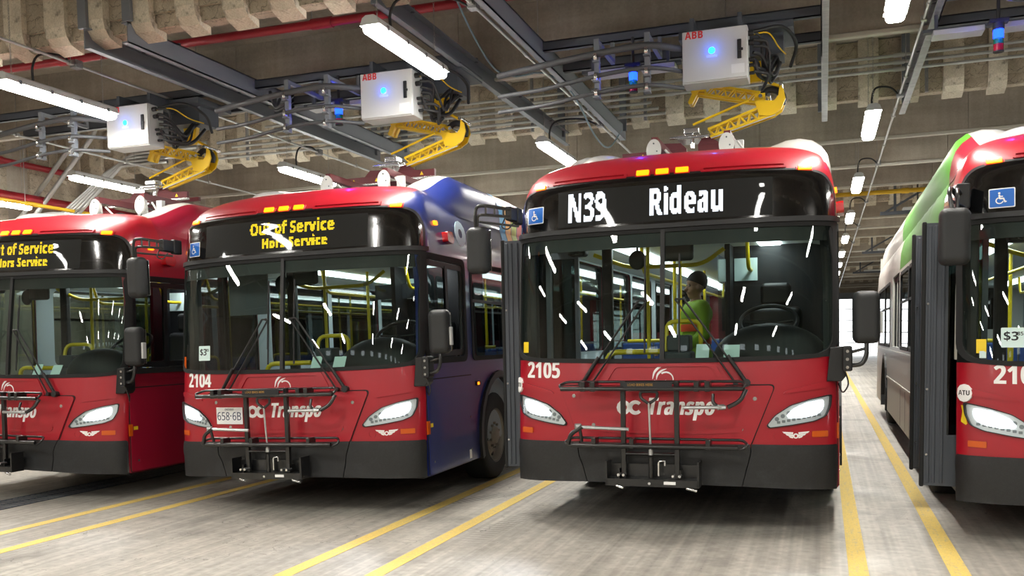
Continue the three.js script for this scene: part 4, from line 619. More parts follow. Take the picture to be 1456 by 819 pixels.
function makeBus(o) {
  const b = thing('city_bus', o.label, 'bus', [o.X, o.H, o.Z]); b.rotation.set(0, o.R, o.T, 'YXZ');
  const f = o.front, P = (n, g, m, l) => part(n, g, m, b, l);
  // front
  P('bumper_section', BG.bumperMid, M.bumper, 'black plastic bumper centre'); P('bumper_section', BG.bumperEnd[0], M.bumper); P('bumper_section', BG.bumperEnd[1], M.bumper);
  const low = P('front_panel', BG.lower, f, 'glossy red front panel');
  part('hatch_gap_shade', BG.hatchSeam, M.rubber, low); part('access_hatch', BG.hatch, f, low); part('hatch_groove', BG.hatchGroove, f, low); part('grille_frame', BG.grille, f, low);  // strip behind the hatch is the gap shadow, painted as a dark colour
  for (const k of [0, 1]) part('headlight_brow', BG.headBrow[k], f, low);
  part('emblem', BG.swirl, M.textWhite, low, 'white fern swirl emblem');
  part('lettering', [BG.ocO, BG.ocC, ...BG.transpo], M.textWhite, low, 'white OC Transpo lettering');
  part('fleet_number', [0, 0.005].flatMap((q) => textOn(o.num, 0.132, (o.numX ?? -1.17) + q, 1.165, frontMap, 0.003 + q * 0.02, { wide: 0.8 })), M.textWhite, low, 'white fleet number ' + o.num);
  part('wing_emblem', BG.wing, M.textWhite, low);
  part('hatch_bolt', [[-0.72, 1.02], [0.7, 1.0], [0.6, 0.77], [-0.55, 0.79]].map(([x, y]) => rod(fz(x, y, 0.01), fz(x, y, 0.02), 0.016, 10)), M.chrome, low);
  part('tow_cap', panel(ellipse(0.87, 0.715, 0.035, 0.035, 0.75), frontMap, -0.002, 0.004, 0.1), f, low);
  for (const k of [0, 1]) P('reflector', BG.reflector[k], M.amberOff, 'amber reflector');
  for (const k of [0, 1]) {
    const h = P('headlight', BG.hlBase[k], M.headShell, 'lit headlight'); part('headlight_rim', BG.hlRim[k], M.black, h); part('led_cell', BG.hlCells[k], M.headDark, h); part('lamp_glow', BG.hlGlow[k], M.headGlow, h); part('lens', BG.hlLens[k], M.clear, h);
    const d = k ? -1 : 1, sp = new THREE.SpotLight(0xf2f7ff, o.beam ?? 5, 14, 0.5, 0.8, 2); sp.position.set(d * 1.06, 0.92, 0.2); sp.target.position.set(d * 1.1, 0, 2.7); sp.castShadow = true; sp.shadow.radius = 3; b.add(sp, sp.target);
  }
  const ws = P('windscreen_frame', BG.gasket, M.rubber, 'black rubber windscreen surround'); part('divider_bar', BG.divider, M.black, ws); part('shade_band', BG.frit, M.black, ws);
  for (const k of [0, 1]) part('windscreen_pane', BG.pane[k], M.glass, ws);
  P('sign_molding', BG.band, M.black);
  const sg = P('sign_housing', BG.signBox, M.blackGloss, 'glossy black destination sign housing'); part('sign_rim', BG.signRim, M.black, sg); part('sign_frame', BG.ledFrame, M.blackGloss, sg); part('led_display', BG.led, o.led, sg, 'lit destination display');
  const ax = o.adaX ?? -1.1, ay = o.adaY ?? 2.527;
  part('access_sign', [panel(poly(rect(ax - 0.08, ax + 0.08, ay - 0.07, ay + 0.07), 0.01), frontMap, 0.012, 0.0135, 0.05)], M.textWhite, sg); part('access_sign', [panel(poly(rect(ax - 0.073, ax + 0.073, ay - 0.063, ay + 0.063), 0.008), frontMap, 0.0135, 0.0145, 0.05)], M.decalBlue, sg, 'blue wheelchair access sign'); part('wheelchair_symbol', wheelchair(ax - 0.01, ay - 0.005, 0.1, frontMap, 0.0155), M.textWhite, sg);
  const br = P('brow', BG.brow, M.red, 'red roof brow'); for (const k of [0, 1]) { part('vent_lip', BG.slotLip[k], M.red, br); }
  for (const k of [0, 1, 2]) { const c = part('clearance_lamp', BG.clearBase[k], M.red, b); part('lens', BG.clear[k], M.amber, c, 'lit amber lens'); }
  for (const k of [0, 1]) { const c = part('marker_lamp', BG.markerBase[k], M.red, b); part('lens', BG.marker[k], M.amber, c, 'lit amber lens'); }
  // shell
  for (const k of [0, 1]) { const d = k ? -1 : 1; P('roof_corner', BG.browCorner[k], d > 0 ? o.cornR : o.cornL); P('corner_post', BG.pillar[k], d > 0 ? o.postR : o.postL); }
  for (const d of [1, -1]) { const vis = true;
    P('side_panel', BG.sideLow[d], d > 0 ? o.sideR : o.sideL); P('window_band', BG.sideBand[d], d > 0 ? o.bandR ?? o.sideR : o.bandL ?? o.sideL);
    part('wall_lining', [BG.sideLin[d], BG.bandLin[d]], M.cabinWall, b);
    for (const [z0, z1, m] of o.cant[d]) P('roof_side', BG.cant(d, z0, z1), m);
    BG.win[d].forEach((w) => { const q = P('window', w[0], M.rubber); part('pane', w[1], M.tint, q); part('vent_rail', w[2], M.black, q); });
    BG.arch[d].forEach((a) => P('wheel_arch', a, M.black));
    P('belt_rail', BG.belt[d > 0 ? 0 : 1], d > 0 ? o.sideR : o.sideL); P('skirt_rail', BG.skirtRail[d > 0 ? 0 : 1], d > 0 ? o.sideR : o.sideL); P('skirt_seam', BG.skirtSeams[d > 0 ? 0 : 1], M.black);
    for (const [z0, z1, m] of o.fair[d]) P('roof_fairing', fairing(d, z0, z1, 0, 5), m, 'roof edge fairing'); P('roof_fairing_top', fairing(d, -0.5, -12, 5, 11), M.whitePaint);
  }
  P('roof_front', BG.roofFront, M.whitePaint); P('roof_deck', BG.deck, M.whitePaint, 'white roof deck'); P('rear_wall', BG.rearWall, o.sideR); P('rear_window', bx(-1.0, 1.0, 1.6, 2.4, -LEN - 0.004, -LEN), M.tint); P('underbody', BG.under, M.black);
  // driver's side details
  { const w = P('driver_window', BG.drv[0], M.rubber); part('sash', BG.drv[1], M.black, w); part('pane', BG.drv[2], M.tint, w); part('sash_bar', BG.drv[3], M.black, w); }
  { const a = P('side_hatch', BG.access, o.sideR, 'side access panel'); part('hatch_gap_shade', BG.accessGapShade, M.rubber, a); part('hatch_latch', [[-0.3, 0.42], [-1.28, 0.42], [-1.28, 0.75]].map(([z, y]) => rod(sideMap(1)(z, y, 0.008)[0], sideMap(1)(z, y, 0.014)[0], 0.012, 8)), M.chrome, a); part('hatch_sticker', panel(poly(rect(-1.28, -1.22, 0.33, 0.42)), sideMap(1), 0.009, 0.0105, 1), M.textWhite, a); part('hatch_sticker', panel(poly(rect(-0.3, -0.24, 0.74, 0.775)), sideMap(1), 0.009, 0.0105, 1), M.decalYellow, a);
    P('corner_reflector', panel(poly(rect(-0.225, -0.185, 0.68, 0.8)), sideMap(1), -0.002, 0.012, 1), M.amberOff); }
  P('side_marker', BG.sideMark, M.amber); P('side_lamp', BG.sideLamp, M.redLens, 'red lamp on the upper side'); { const t = P('turn_lamp', BG.sideTurn, M.black); part('lens', panel(poly(rect(-1.56, -1.51, 1.063, 1.092), 0.006), sideMap(1), 0.015, 0.02, 1), M.amber, t); }
  // wheels
  for (const z of [FA, RA]) for (const d of [1, -1]) { const w = P('wheel', BG.tire, M.rubber, 'black tyre'); w.position.set(d * 1.11, 0.484 - o.H + d * 1.1 * -o.T, z); if (d < 0) w.rotation.y = Math.PI; part('wheel_rim', BG.wheelRim, M.rim, w); part('hub', BG.hub, M.rim, w); part('lug_nut', BG.lugs, M.rim, w); part('hand_hole', BG.handHoles, M.black, w); }
  // kerb side doors
  if (o.doors === 'open') for (const z of [-0.42, -1.34]) { const l = FG.leaf(z), q = P('door_leaf', l.panelG, M.steelDark, 'dark grey open door leaf'); part('leaf_rib', l.ribs, M.steelDark, q); part('leaf_glass', l.glass, M.tint, q); part('door_seal', l.edge, M.rubber, q); part('leaf_bolt', FG.leafBolts(z), M.chrome, q); }
  else { const q = P('door_leaf', panel(poly(rect(-1.44, -0.31, 0.33, 2.35), 0, [hole(rect(-0.84, -0.36, 0.6, 2.28), 0.04), hole(rect(-1.4, -0.9, 0.6, 2.28), 0.04)]), sideMap(-1), -0.05, -0.03, 0.2), M.black, 'closed entrance door'); part('leaf_glass', panel(poly(rect(-1.44, -0.31, 0.5, 2.3)), sideMap(-1), -0.04, -0.04, 0.4), M.tint, q); }
  { const q = P('rear_door', panel(poly(rect(-7.58, -6.22, 0.33, 2.35), 0, [hole(rect(-6.86, -6.3, 0.6, 2.28), 0.04), hole(rect(-7.5, -6.94, 0.6, 2.28), 0.04)]), sideMap(-1), -0.05, -0.03, 0.4), M.black, 'black framed middle door'); part('leaf_glass', panel(poly(rect(-7.58, -6.22, 0.5, 2.3)), sideMap(-1), -0.04, -0.04, 0.6), M.tint, q); }
  // wipers, mirrors
  for (const w of FG.wiper) { const q = P('wiper', w.low, M.black); part('wiper_arm', w.arms, M.black, q); part('wiper_blade', w.blade, M.black, q); }
  for (const [s, g] of [['r', FG.mirR], ['l', o.mirL]]) { const q = P('mirror', g.head, M.mirrorShell, 'black wing mirror'); part('mirror_glass', g.glass, M.mirrorGlass, q); part('mirror_arm', g.arm, M.rackBlack, q); part('mirror_base', g.base, M.black, q); if (g.strut) part('mirror_strut', g.strut, M.rackBlack, q); if (g.lens) part('mirror_lens', g.lens, M.plasticGrey, q); if (g.bolts) part('mirror_bolt', g.bolts, M.chrome, q); }
  // rack
  if (o.rack) { const q = P('rack_bracket', FG.bracket, M.rackBlack, 'black bicycle rack bracket'); part('bracket_latch', FG.bracketLatch, M.chrome, q); part('bracket_tag', FG.bracketTag, M.textWhite, q); part('bracket_bolt', FG.bolts, M.chrome, q);
    const t = P('rack_tray', FG.trayTop, M.rackBlack, 'black upper bicycle tray'); part('tray_clip', FG.trayClips, M.rackBlack, t); const u = P('rack_tray', FG.trayBot, M.rackBlack, 'black lower bicycle tray'); part('tray_clip', FG.botClips, M.rackBlack, u);
    for (const g of FG.posts) P('rack_post', g, M.rackBlack); P('rack_crossbar', FG.cross, M.rackBlack); const n = P('rack_notice', FG.notice, M.inkBlack); part('notice_text', FG.noticeText, std({ color: 0xb98a3a, roughness: 0.6 }), n);
    const h = P('rack_handle', FG.handle, M.rackBlack); part('handle_rod', FG.handleRod, M.stainless, h); const k = P('rack_hook', FG.hookArms, M.rackBlack); part('hook_bar', FG.hooks, M.stainless, k); }
  // roof gear
  if (o.gear) { FG.rails.forEach((g, i) => { const r = P('charge_rail', g, M.maroonBar, 'maroon roof charging rail'); part('rail_disc', FG.discs[i], M.white, r, 'white disc at the rail end'); part('disc_bolt', FG.discBolts[i], M.steelDark, r); }); P('rail_support', FG.railFeet, M.white); P('rail_frame', FG.roofFrame, M.white); P('rail_cable', FG.roofCables, M.cable); P('roof_pod', FG.pod, M.whitePaint); }
  // cabin
  P('cabin_floor', FG.cabFloor, M.cabinFloor); P('cabin_ceiling', FG.cabCeil, M.cabinCeil); P('ceiling_cove', FG.cove, M.cabinCeil); P('sign_back', FG.signBack, M.black);
  for (const k of [0, 1]) { P('wheel_box', FG.wheelBox[k], M.cabinWall); P('wheel_box', FG.rearBox[k], M.cabinWall); P('cabin_light', FG.lights[k], M.cabinLight, 'lit ceiling strip'); P('ceiling_rail', FG.topRail[k], M.railYellow); P('seat_rail', FG.seatRail[k], M.railYellow);
    const L = new THREE.RectAreaLight(0xf4fbff, CABIN, 0.2, 9.5); L.position.set((k ? -1 : 1) * 0.68, 2.34, -6.25); L.rotation.x = -Math.PI / 2; b.add(L); }
  P('dashboard', FG.dash, M.dash); P('instrument_hood', FG.dashDome, M.dash); P('steering_wheel', FG.steer, M.black); P('driver_seat', FG.drvSeat, M.black); { const q = P('driver_barrier', FG.barrier, M.dash); part('barrier_glass', FG.barrierGlass, M.clear, q); part('placard', FG.placard, M.decalPale, q); }
  P('farebox', FG.farebox, M.seatShell); P('grab_rail', FG.railBar, M.railYellow); P('hoop_rail', FG.hoop, M.railYellow); for (const g of FG.poles) P('grab_pole', g, M.railYellow);
  P('interior_mirror', FG.cabMirror, M.black); P('round_mirror', FG.cabRound, M.black); P('cabin_camera', FG.camera, M.black); P('door_post', FG.frontPillarIn, M.dash); if (o.visor) P('sun_visor', FG.visor, M.seatShell); P('paper', FG.papers, M.decalPale);
  for (const [x, z] of [[0.8, -3.5], [-0.8, -3.5], [0.8, -4.3], [-0.8, -4.3], [0.8, -5.1], [-0.8, -5.1], [0.8, -5.9], [0.8, -6.7], [0.8, -7.5], [-0.8, -8.3], [0.8, -8.3], [0.8, -10.6], [-0.8, -10.6]]) { const s = P('seat', FG.seatG.shell, M.seatShell); s.position.set(x, 0.82, z); part('cushion', FG.seatG.pad, M.seatBlue, s); }
  o.extra?.(b, P);
  return b;
}
// ---------------------------------------------------------------- the four buses
const priceTag = (x, y, txt) => (b, P) => { const q = P('fare_sticker', panel(poly(rect(x - 0.075, x + 0.075, y - 0.07, y + 0.07), 0.008), frontMap, 0.004, 0.005, 0.1), M.decalPale, 'pale fare sticker'); part('sticker_text', [...textOn('$3', 0.062, x - 0.058, y - 0.02, frontMap, 0.0056), ...textOn(txt, 0.026, x + 0.022, y + 0.015, frontMap, 0.0056)], M.inkBlack, q); };
const small = (x, y, w, h, m, off = 0.005) => (b, P) => P('sticker', panel(poly(rect(x - w / 2, x + w / 2, y - h / 2, y + h / 2)), frontMap, off - 0.001, off, 0.1), m);
const roundMark = (x, y) => (b, P) => { const fm = (a, t, off) => onBody(sX(x, y) + (a - x), t, off), q = P('round_sticker', panel(ellipse(x, y, 0.062, 0.065), fm, 0.0, 0.016, 0.05), M.textWhite, 'white round union sticker'); part('sticker_text', textOn('ATU', 0.035, x - 0.044, y - 0.015, fm, 0.0168), M.inkBlack, q); };
const all = (...l) => (b, P) => l.forEach((f) => f(b, P));
const C = M;
makeBus({ label: 'city bus with red front and maroon side showing Out of Service beside the concrete wall', num: '2103', X: -6.8447, H: -0.0154, Z: -0.131, R: -0.011, T: -0.0158, front: C.red, cornR: C.red, cornL: C.red, postR: C.maroon, postL: C.red, sideR: C.maroon, sideL: C.maroon,
  cant: { 1: [[-0.75, -12.2, C.maroon]], '-1': [[-0.75, -12.2, C.maroon]] }, fair: { 1: [[-0.5, -2.9, C.maroon], [-2.9, -12, C.green]], '-1': [[-0.5, -12, C.whitePaint]] }, led: LED.y, mirL: FG.mirL, rack: true, gear: true, doors: 'closed', beam: 5 });
makeBus({ label: 'city bus numbered 2104 with red front, dark blue side and licence plate', num: '2104', X: -3.471, H: 0.0036, Z: -0.0671, R: 0.0192, T: 0.0139, front: C.red, cornR: C.blue, cornL: C.red, postR: C.blue, postL: C.black, sideR: C.blue, sideL: C.maroon, numX: -1.12, visor: true, adaX: -1.05, adaY: 2.492,
  cant: { 1: [[-0.75, -12.2, C.blue]], '-1': [[-0.75, -12.2, C.maroon]] }, fair: { 1: [[-0.5, -12, C.blue]], '-1': [[-0.5, -12, C.whitePaint]] }, led: LED.y, mirL: FG.mirL, rack: true, gear: true, doors: 'closed',
  extra: all(priceTag(-0.89, 1.487, '85'), small(-1.2, 1.4, 0.05, 0.12, C.amberOff), (b, P) => {
    const pl = P('number_plate', moved(rbx(-0.155, 0.155, -0.078, 0.078, -0.004, 0.004, 0.003, 1), -0.55, 0.898, 0.145, -0.13), C.textWhite, 'white licence plate'); part('plate_text', moved(merged([...textOn('658', 0.075, -0.142, -0.04, flatMap(0, 0, 0.004), 0.0015, { font: fontReg, wide: 0.9 }), rod([0.018, 0, 0.004], [0.018, 0, 0.0055], 0.008, 4), ...textOn('6B', 0.075, 0.04, -0.04, flatMap(0, 0, 0.004), 0.0015, { font: fontReg, wide: 0.9 }), ...textOn('ONTARIO', 0.018, -0.05, 0.05, flatMap(0, 0, 0.004), 0.0015, { font: fontReg })]), -0.55, 0.898, 0.145, -0.13), C.inkBlue, pl);
    const rg = P('ring_decal', panel(ellipse(-1.24, 2.6, 0.15, 0.135, 0.36), sideMap(1), 0.001, 0.003, 0.1), ringMat, 'pale blue ring decal'); 
    stripeMats.forEach((m, k) => { const z = -2.66 - k * 0.22; part('stripe_decal', panel(poly([[z, 2.4], [z - 0.2, 2.4], [z - 0.16, 2.79], [z + 0.04, 2.79]]), sideMap(1), 0.001, 0.003, 0.1), m, b); const g = fairing(1, z + 0.04, z - 0.16, 0, 5); g.translate(0.003, 0.003, 0); part('stripe_decal', g, m, b); }); }) });
makeBus({ label: 'all-red city bus numbered 2105 showing N39 Rideau on its sign', num: '2105', X: 0, H: 0.0482, Z: 0, R: -0.0158, T: -0.0026, front: C.red, cornR: C.red, cornL: C.red, postR: C.black, postL: C.black, sideR: C.red, sideL: C.maroon,
  cant: { 1: [[-0.75, -12.2, C.red]], '-1': [[-0.75, -12.2, C.red]] }, fair: { 1: [[-0.5, -12, C.whitePaint]], '-1': [[-0.5, -12, C.whitePaint]] }, led: LED.w, mirL: FG.mirL, rack: true, gear: true, doors: 'open',
  extra: all(small(-1.19, 1.42, 0.055, 0.09, C.decalYellow), roundMark(-1.262, 1.1)) });
makeBus({ label: 'city bus with red front, silver side and green roof edge, its dark doors open', num: '2106', X: 3.394, H: -0.0352, Z: 0.0455, R: -0.0065, T: -0.0162, front: C.red, cornR: C.red, cornL: C.red, postR: C.red, postL: C.black, sideR: C.silver, sideL: C.silver, numX: -1.07, adaX: -1.018, adaY: 2.484,
  cant: { 1: [[-0.75, -12.2, C.red]], '-1': [[-0.75, -1.25, C.maroon], [-1.25, -6.2, C.green], [-6.2, -9, C.silver], [-9, -12.2, C.silver]] }, fair: { 1: [[-0.5, -12, C.whitePaint]], '-1': [[-0.5, -1.25, C.maroon], [-1.25, -6.4, C.green], [-6.4, -12, C.silver]] }, led: LED.y, mirL: FG.mirC, rack: false, gear: true, doors: 'open',
  extra: all(priceTag(-0.952, 1.491, '85'), small(-1.144, 1.43, 0.06, 0.1, C.decalYellow), small(-1.135, 1.37, 0.04, 0.05, C.decalPale), roundMark(-1.24, 1.09), (b, P) => P('ribbon_sticker', [panel(poly([[-1.262, 0.88], [-1.245, 0.98], [-1.25, 1.0], [-1.262, 1.0], [-1.235, 0.86], [-1.225, 0.87], [-1.25, 0.985]]), frontMap, 0.001, 0.003, 0.1)], C.decalYellow)) });
// ---------------------------------------------------------------- hanging tube lights
const chainLink = (() => { const t = new THREE.TorusGeometry(0.011, 0.0028, 4, 6); t.scale(0.7, 1.5, 1); return t; })();
function chain(x, y0, y1, z) { const g = []; let k = 0; for (let y = y0; y < y1; y += 0.027, k++) g.push(moved(chainLink, x, y + 0.013, z, k % 2 ? Math.PI / 2 : 0)); return merged(g); }
const lampShell = (() => { const g = ext([[-0.088, 0.02], [0.088, 0.02], [0.066, 0.075], [0.035, 0.095], [-0.035, 0.095], [-0.066, 0.075]], 1.52, { bevel: 0.006 }); g.translate(0, 0, -0.76); return g; })();
const lampLens = (() => { const g = new RoundedBoxGeometry(0.158, 0.095, 1.53, 4, 0.044); g.translate(0, -0.005, 0); return g; })();
const lampClip = (() => { const g = []; for (const z of [-0.6, -0.2, 0.2, 0.6]) for (const d of [1, -1]) g.push(rbx(d * 0.09 - 0.008, d * 0.09 + 0.008, 0.0, 0.045, z - 0.02, z + 0.02, 0.004, 1)); return merged(g); })();
const glowMat = std({ color: 0xffffff, emissive: 0xfffdf6, emissiveIntensity: LAMP_GLOW, roughness: 0.5 });
const chainG = chain(0, 0.1, 1.3, 0);
const lampProto = { };
function tubeLight(x, y, z, label, group, detail = true) {
  const l = thing('tube_light', label, 'light', [x, y, z], group);
  part('housing', lampShell, M.plasticGrey, l, 'pale grey housing'); part('diffuser', lampLens, glowMat, l, 'glowing white diffuser'); 
  if (!detail) part('hanger_rod', [-0.62, 0.62].map((dz) => rod([0, 0.08, dz], [0, SLAB - y, dz], 0.006, 5)), M.chain, l);
  if (detail) { part('clip', lampClip, M.chrome, l); for (const dz of [-0.62, 0.62]) { const c = part('chain', chainG, M.chain, l); c.position.z = dz; c.scale.y = (SLAB - y - 0.1) / 1.2; c.position.y = 0.1 - 0.1 * c.scale.y; } }
  const r = new THREE.RectAreaLight(0xfffaf0, LAMP, 0.13, 1.5); r.position.set(0, -0.055, 0); r.rotation.x = -Math.PI / 2; l.add(r); return l;
}
const LY = 4.22;
const ord = ['first', 'second', 'third', 'fourth', 'fifth', 'sixth', 'seventh', 'eighth', 'ninth', 'tenth', 'eleventh', 'twelfth'];
const rowName = { '1.8': 'between bus 2105 and the silver-sided bus', '-2.42': 'between buses 2104 and 2105', '-6.52': 'above the maroon-sided bus', '-9.75': 'near the concrete side wall', '6': 'added unseen beyond the silver-sided bus' };
for (const x of [1.8, -2.42, -6.52, -9.75, 6]) for (let k = -3; k < 10; k++) {  // last row is unseen, added to even out the lighting on the right
  const z = -0.58 - 5 * k; if (z > 17 || (x !== 1.8 && k > 5)) continue;
  const lab = k < 0 ? `${ord[-k - 1]} tube light ahead of the bus noses ${rowName[x]}` : k === 0 ? `chain-hung tube light over the bus noses ${rowName[x]}` : k === 1 ? `chain-hung tube light by the second ribbed girder ${rowName[x]}` : `${ord[k]} tube light down the hall ${rowName[x]}`;
  tubeLight(x, LY, x === -9.75 ? z + 0.8 : z, lab, k > 1 || k < 0 ? `tube lights ${rowName[x]}` : undefined, Math.abs(k) < 4);
}
tubeLight(-11.6, 4.0, -4.2, 'lit tube light close to the concrete side wall and the red main');
// conduit lines feeding the lamps, with black drop cords
const feed = [[2.16, 4.6], [-1.8, 4.6], [-6.38, 4.6], [-9.4, 4.55]];
for (const [x, y] of feed) {
  const c = single('conduit', [rod([x, y, 9], [x, y, x > 2 ? -58 : -30], 0.016, 8)], M.conduit, `straight pale lighting conduit under the beams, ${rowName[x > 0 ? 1.8 : x > -4 ? -2.42 : x > -8 ? -6.52 : -9.75]}`, 'conduit');
  for (let z = 2; z > -30; z -= 2.1) { part('coupling', rod([x, y, z], [x, y, z - 0.09], 0.023, 8), M.conduit, c); part('hanger', [rod([x, y, z - 0.5], [x, SLAB, z - 0.5], 0.005, 5), rbx(x - 0.03, x + 0.03, y - 0.02, y + 0.03, z - 0.53, z - 0.47, 0.008, 1)], M.chain, c); }
}
for (const [x, lx] of [[2.16, 1.8], [-1.8, -2.42], [-6.38, -6.52]]) for (let k = 0; k < (x > 2 ? 6 : 3); k++) { const z = -0.58 - 5 * k, e = z + 0.35;
  const b = single('junction_box', [rbx(x - 0.045, x + 0.045, 4.56, 4.65, e - 0.5, e - 0.4, 0.008, 1)], M.galv, `${ord[k]} grey junction box along the lighting conduit ${rowName[lx]}`, 'box', 'conduit junction boxes');
  part('drop_cord', tube([[x, 4.57, e - 0.45], [lerp(x, lx, 0.35), 4.66, e - 0.3], [lerp(x, lx, 0.85), 4.62, e - 0.08], [lx, LY + 0.26, e], [lx, LY + 0.07, e]], 0.013, { seg: 6, n: 22 }), M.cable, b); }
// ---------------------------------------------------------------- steel channels carrying the chargers
function channel(x, y0, y1, z0, z1, d) { const w = 0.075, t = 0.012; return [bx(Math.min(x, x + d * t), Math.max(x, x + d * t), y0, y1, z1, z0), bx(Math.min(x, x + d * w), Math.max(x, x + d * w), y0, y0 + t, z1, z0), bx(Math.min(x, x + d * w), Math.max(x, x + d * w), y1 - t, y1, z1, z0)]; }
const CH = [[1.2, 1, 'right of the all-red bus charger'], [2.28, -1, 'far right of the all-red bus charger'], [-2.55, 1, 'right of the blue-sided bus charger'], [-1.6, -1, 'between two chargers'], [-5.72, 1, 'right of the maroon-sided bus charger'], [-5.18, -1, 'second from the maroon-sided bus charger']];
CH.forEach(([x, d, where], i) => {
  const y0 = 4.52, y1 = 4.72, s = single('steel_channel', channel(x, y0, y1, -0.1, -6.5, d).map((g) => worldUV(g)), i < 2 ? M.galv : M.steel, `long grey steel channel hung from the girders, ${where}`, 'beam');
  part('hanger_post', [bx(x - 0.05, x + 0.05, y1, SLAB, -0.12, -0.08), bx(x - 0.05, x + 0.05, y1 - 0.1, SLAB, -6.34, -6.3)], M.steel, s); part('bolt', [-0.9, -2.6, -4.2, -5.6].map((z) => rod([x + d * 0.04, y1 - 0.02, z], [x + d * 0.04, y1 + 0.03, z], 0.02, 6)), M.steelDark, s);
});
for (const [a, b, w] of [[-5.18, -2.55, 'the blue-sided bus'], [-1.6, 1.2, 'the all-red bus'], [2.28, 6.4, 'the silver-sided bus'], [-9.6, -5.72, 'the maroon-sided bus']]) for (const z of [-2.2, -3.0])
  single('cross_beam', [bx(a, b, 4.6, 4.7, z - 0.012, z), bx(a, b, 4.6, 4.612, z - 0.07, z), bx(a, b, 4.69, 4.702, z - 0.07, z)], M.steelDark, `dark steel cross beam carrying the charger above ${w}${z < -2.5 ? ', the rear one' : ', the front one'}`, 'beam');
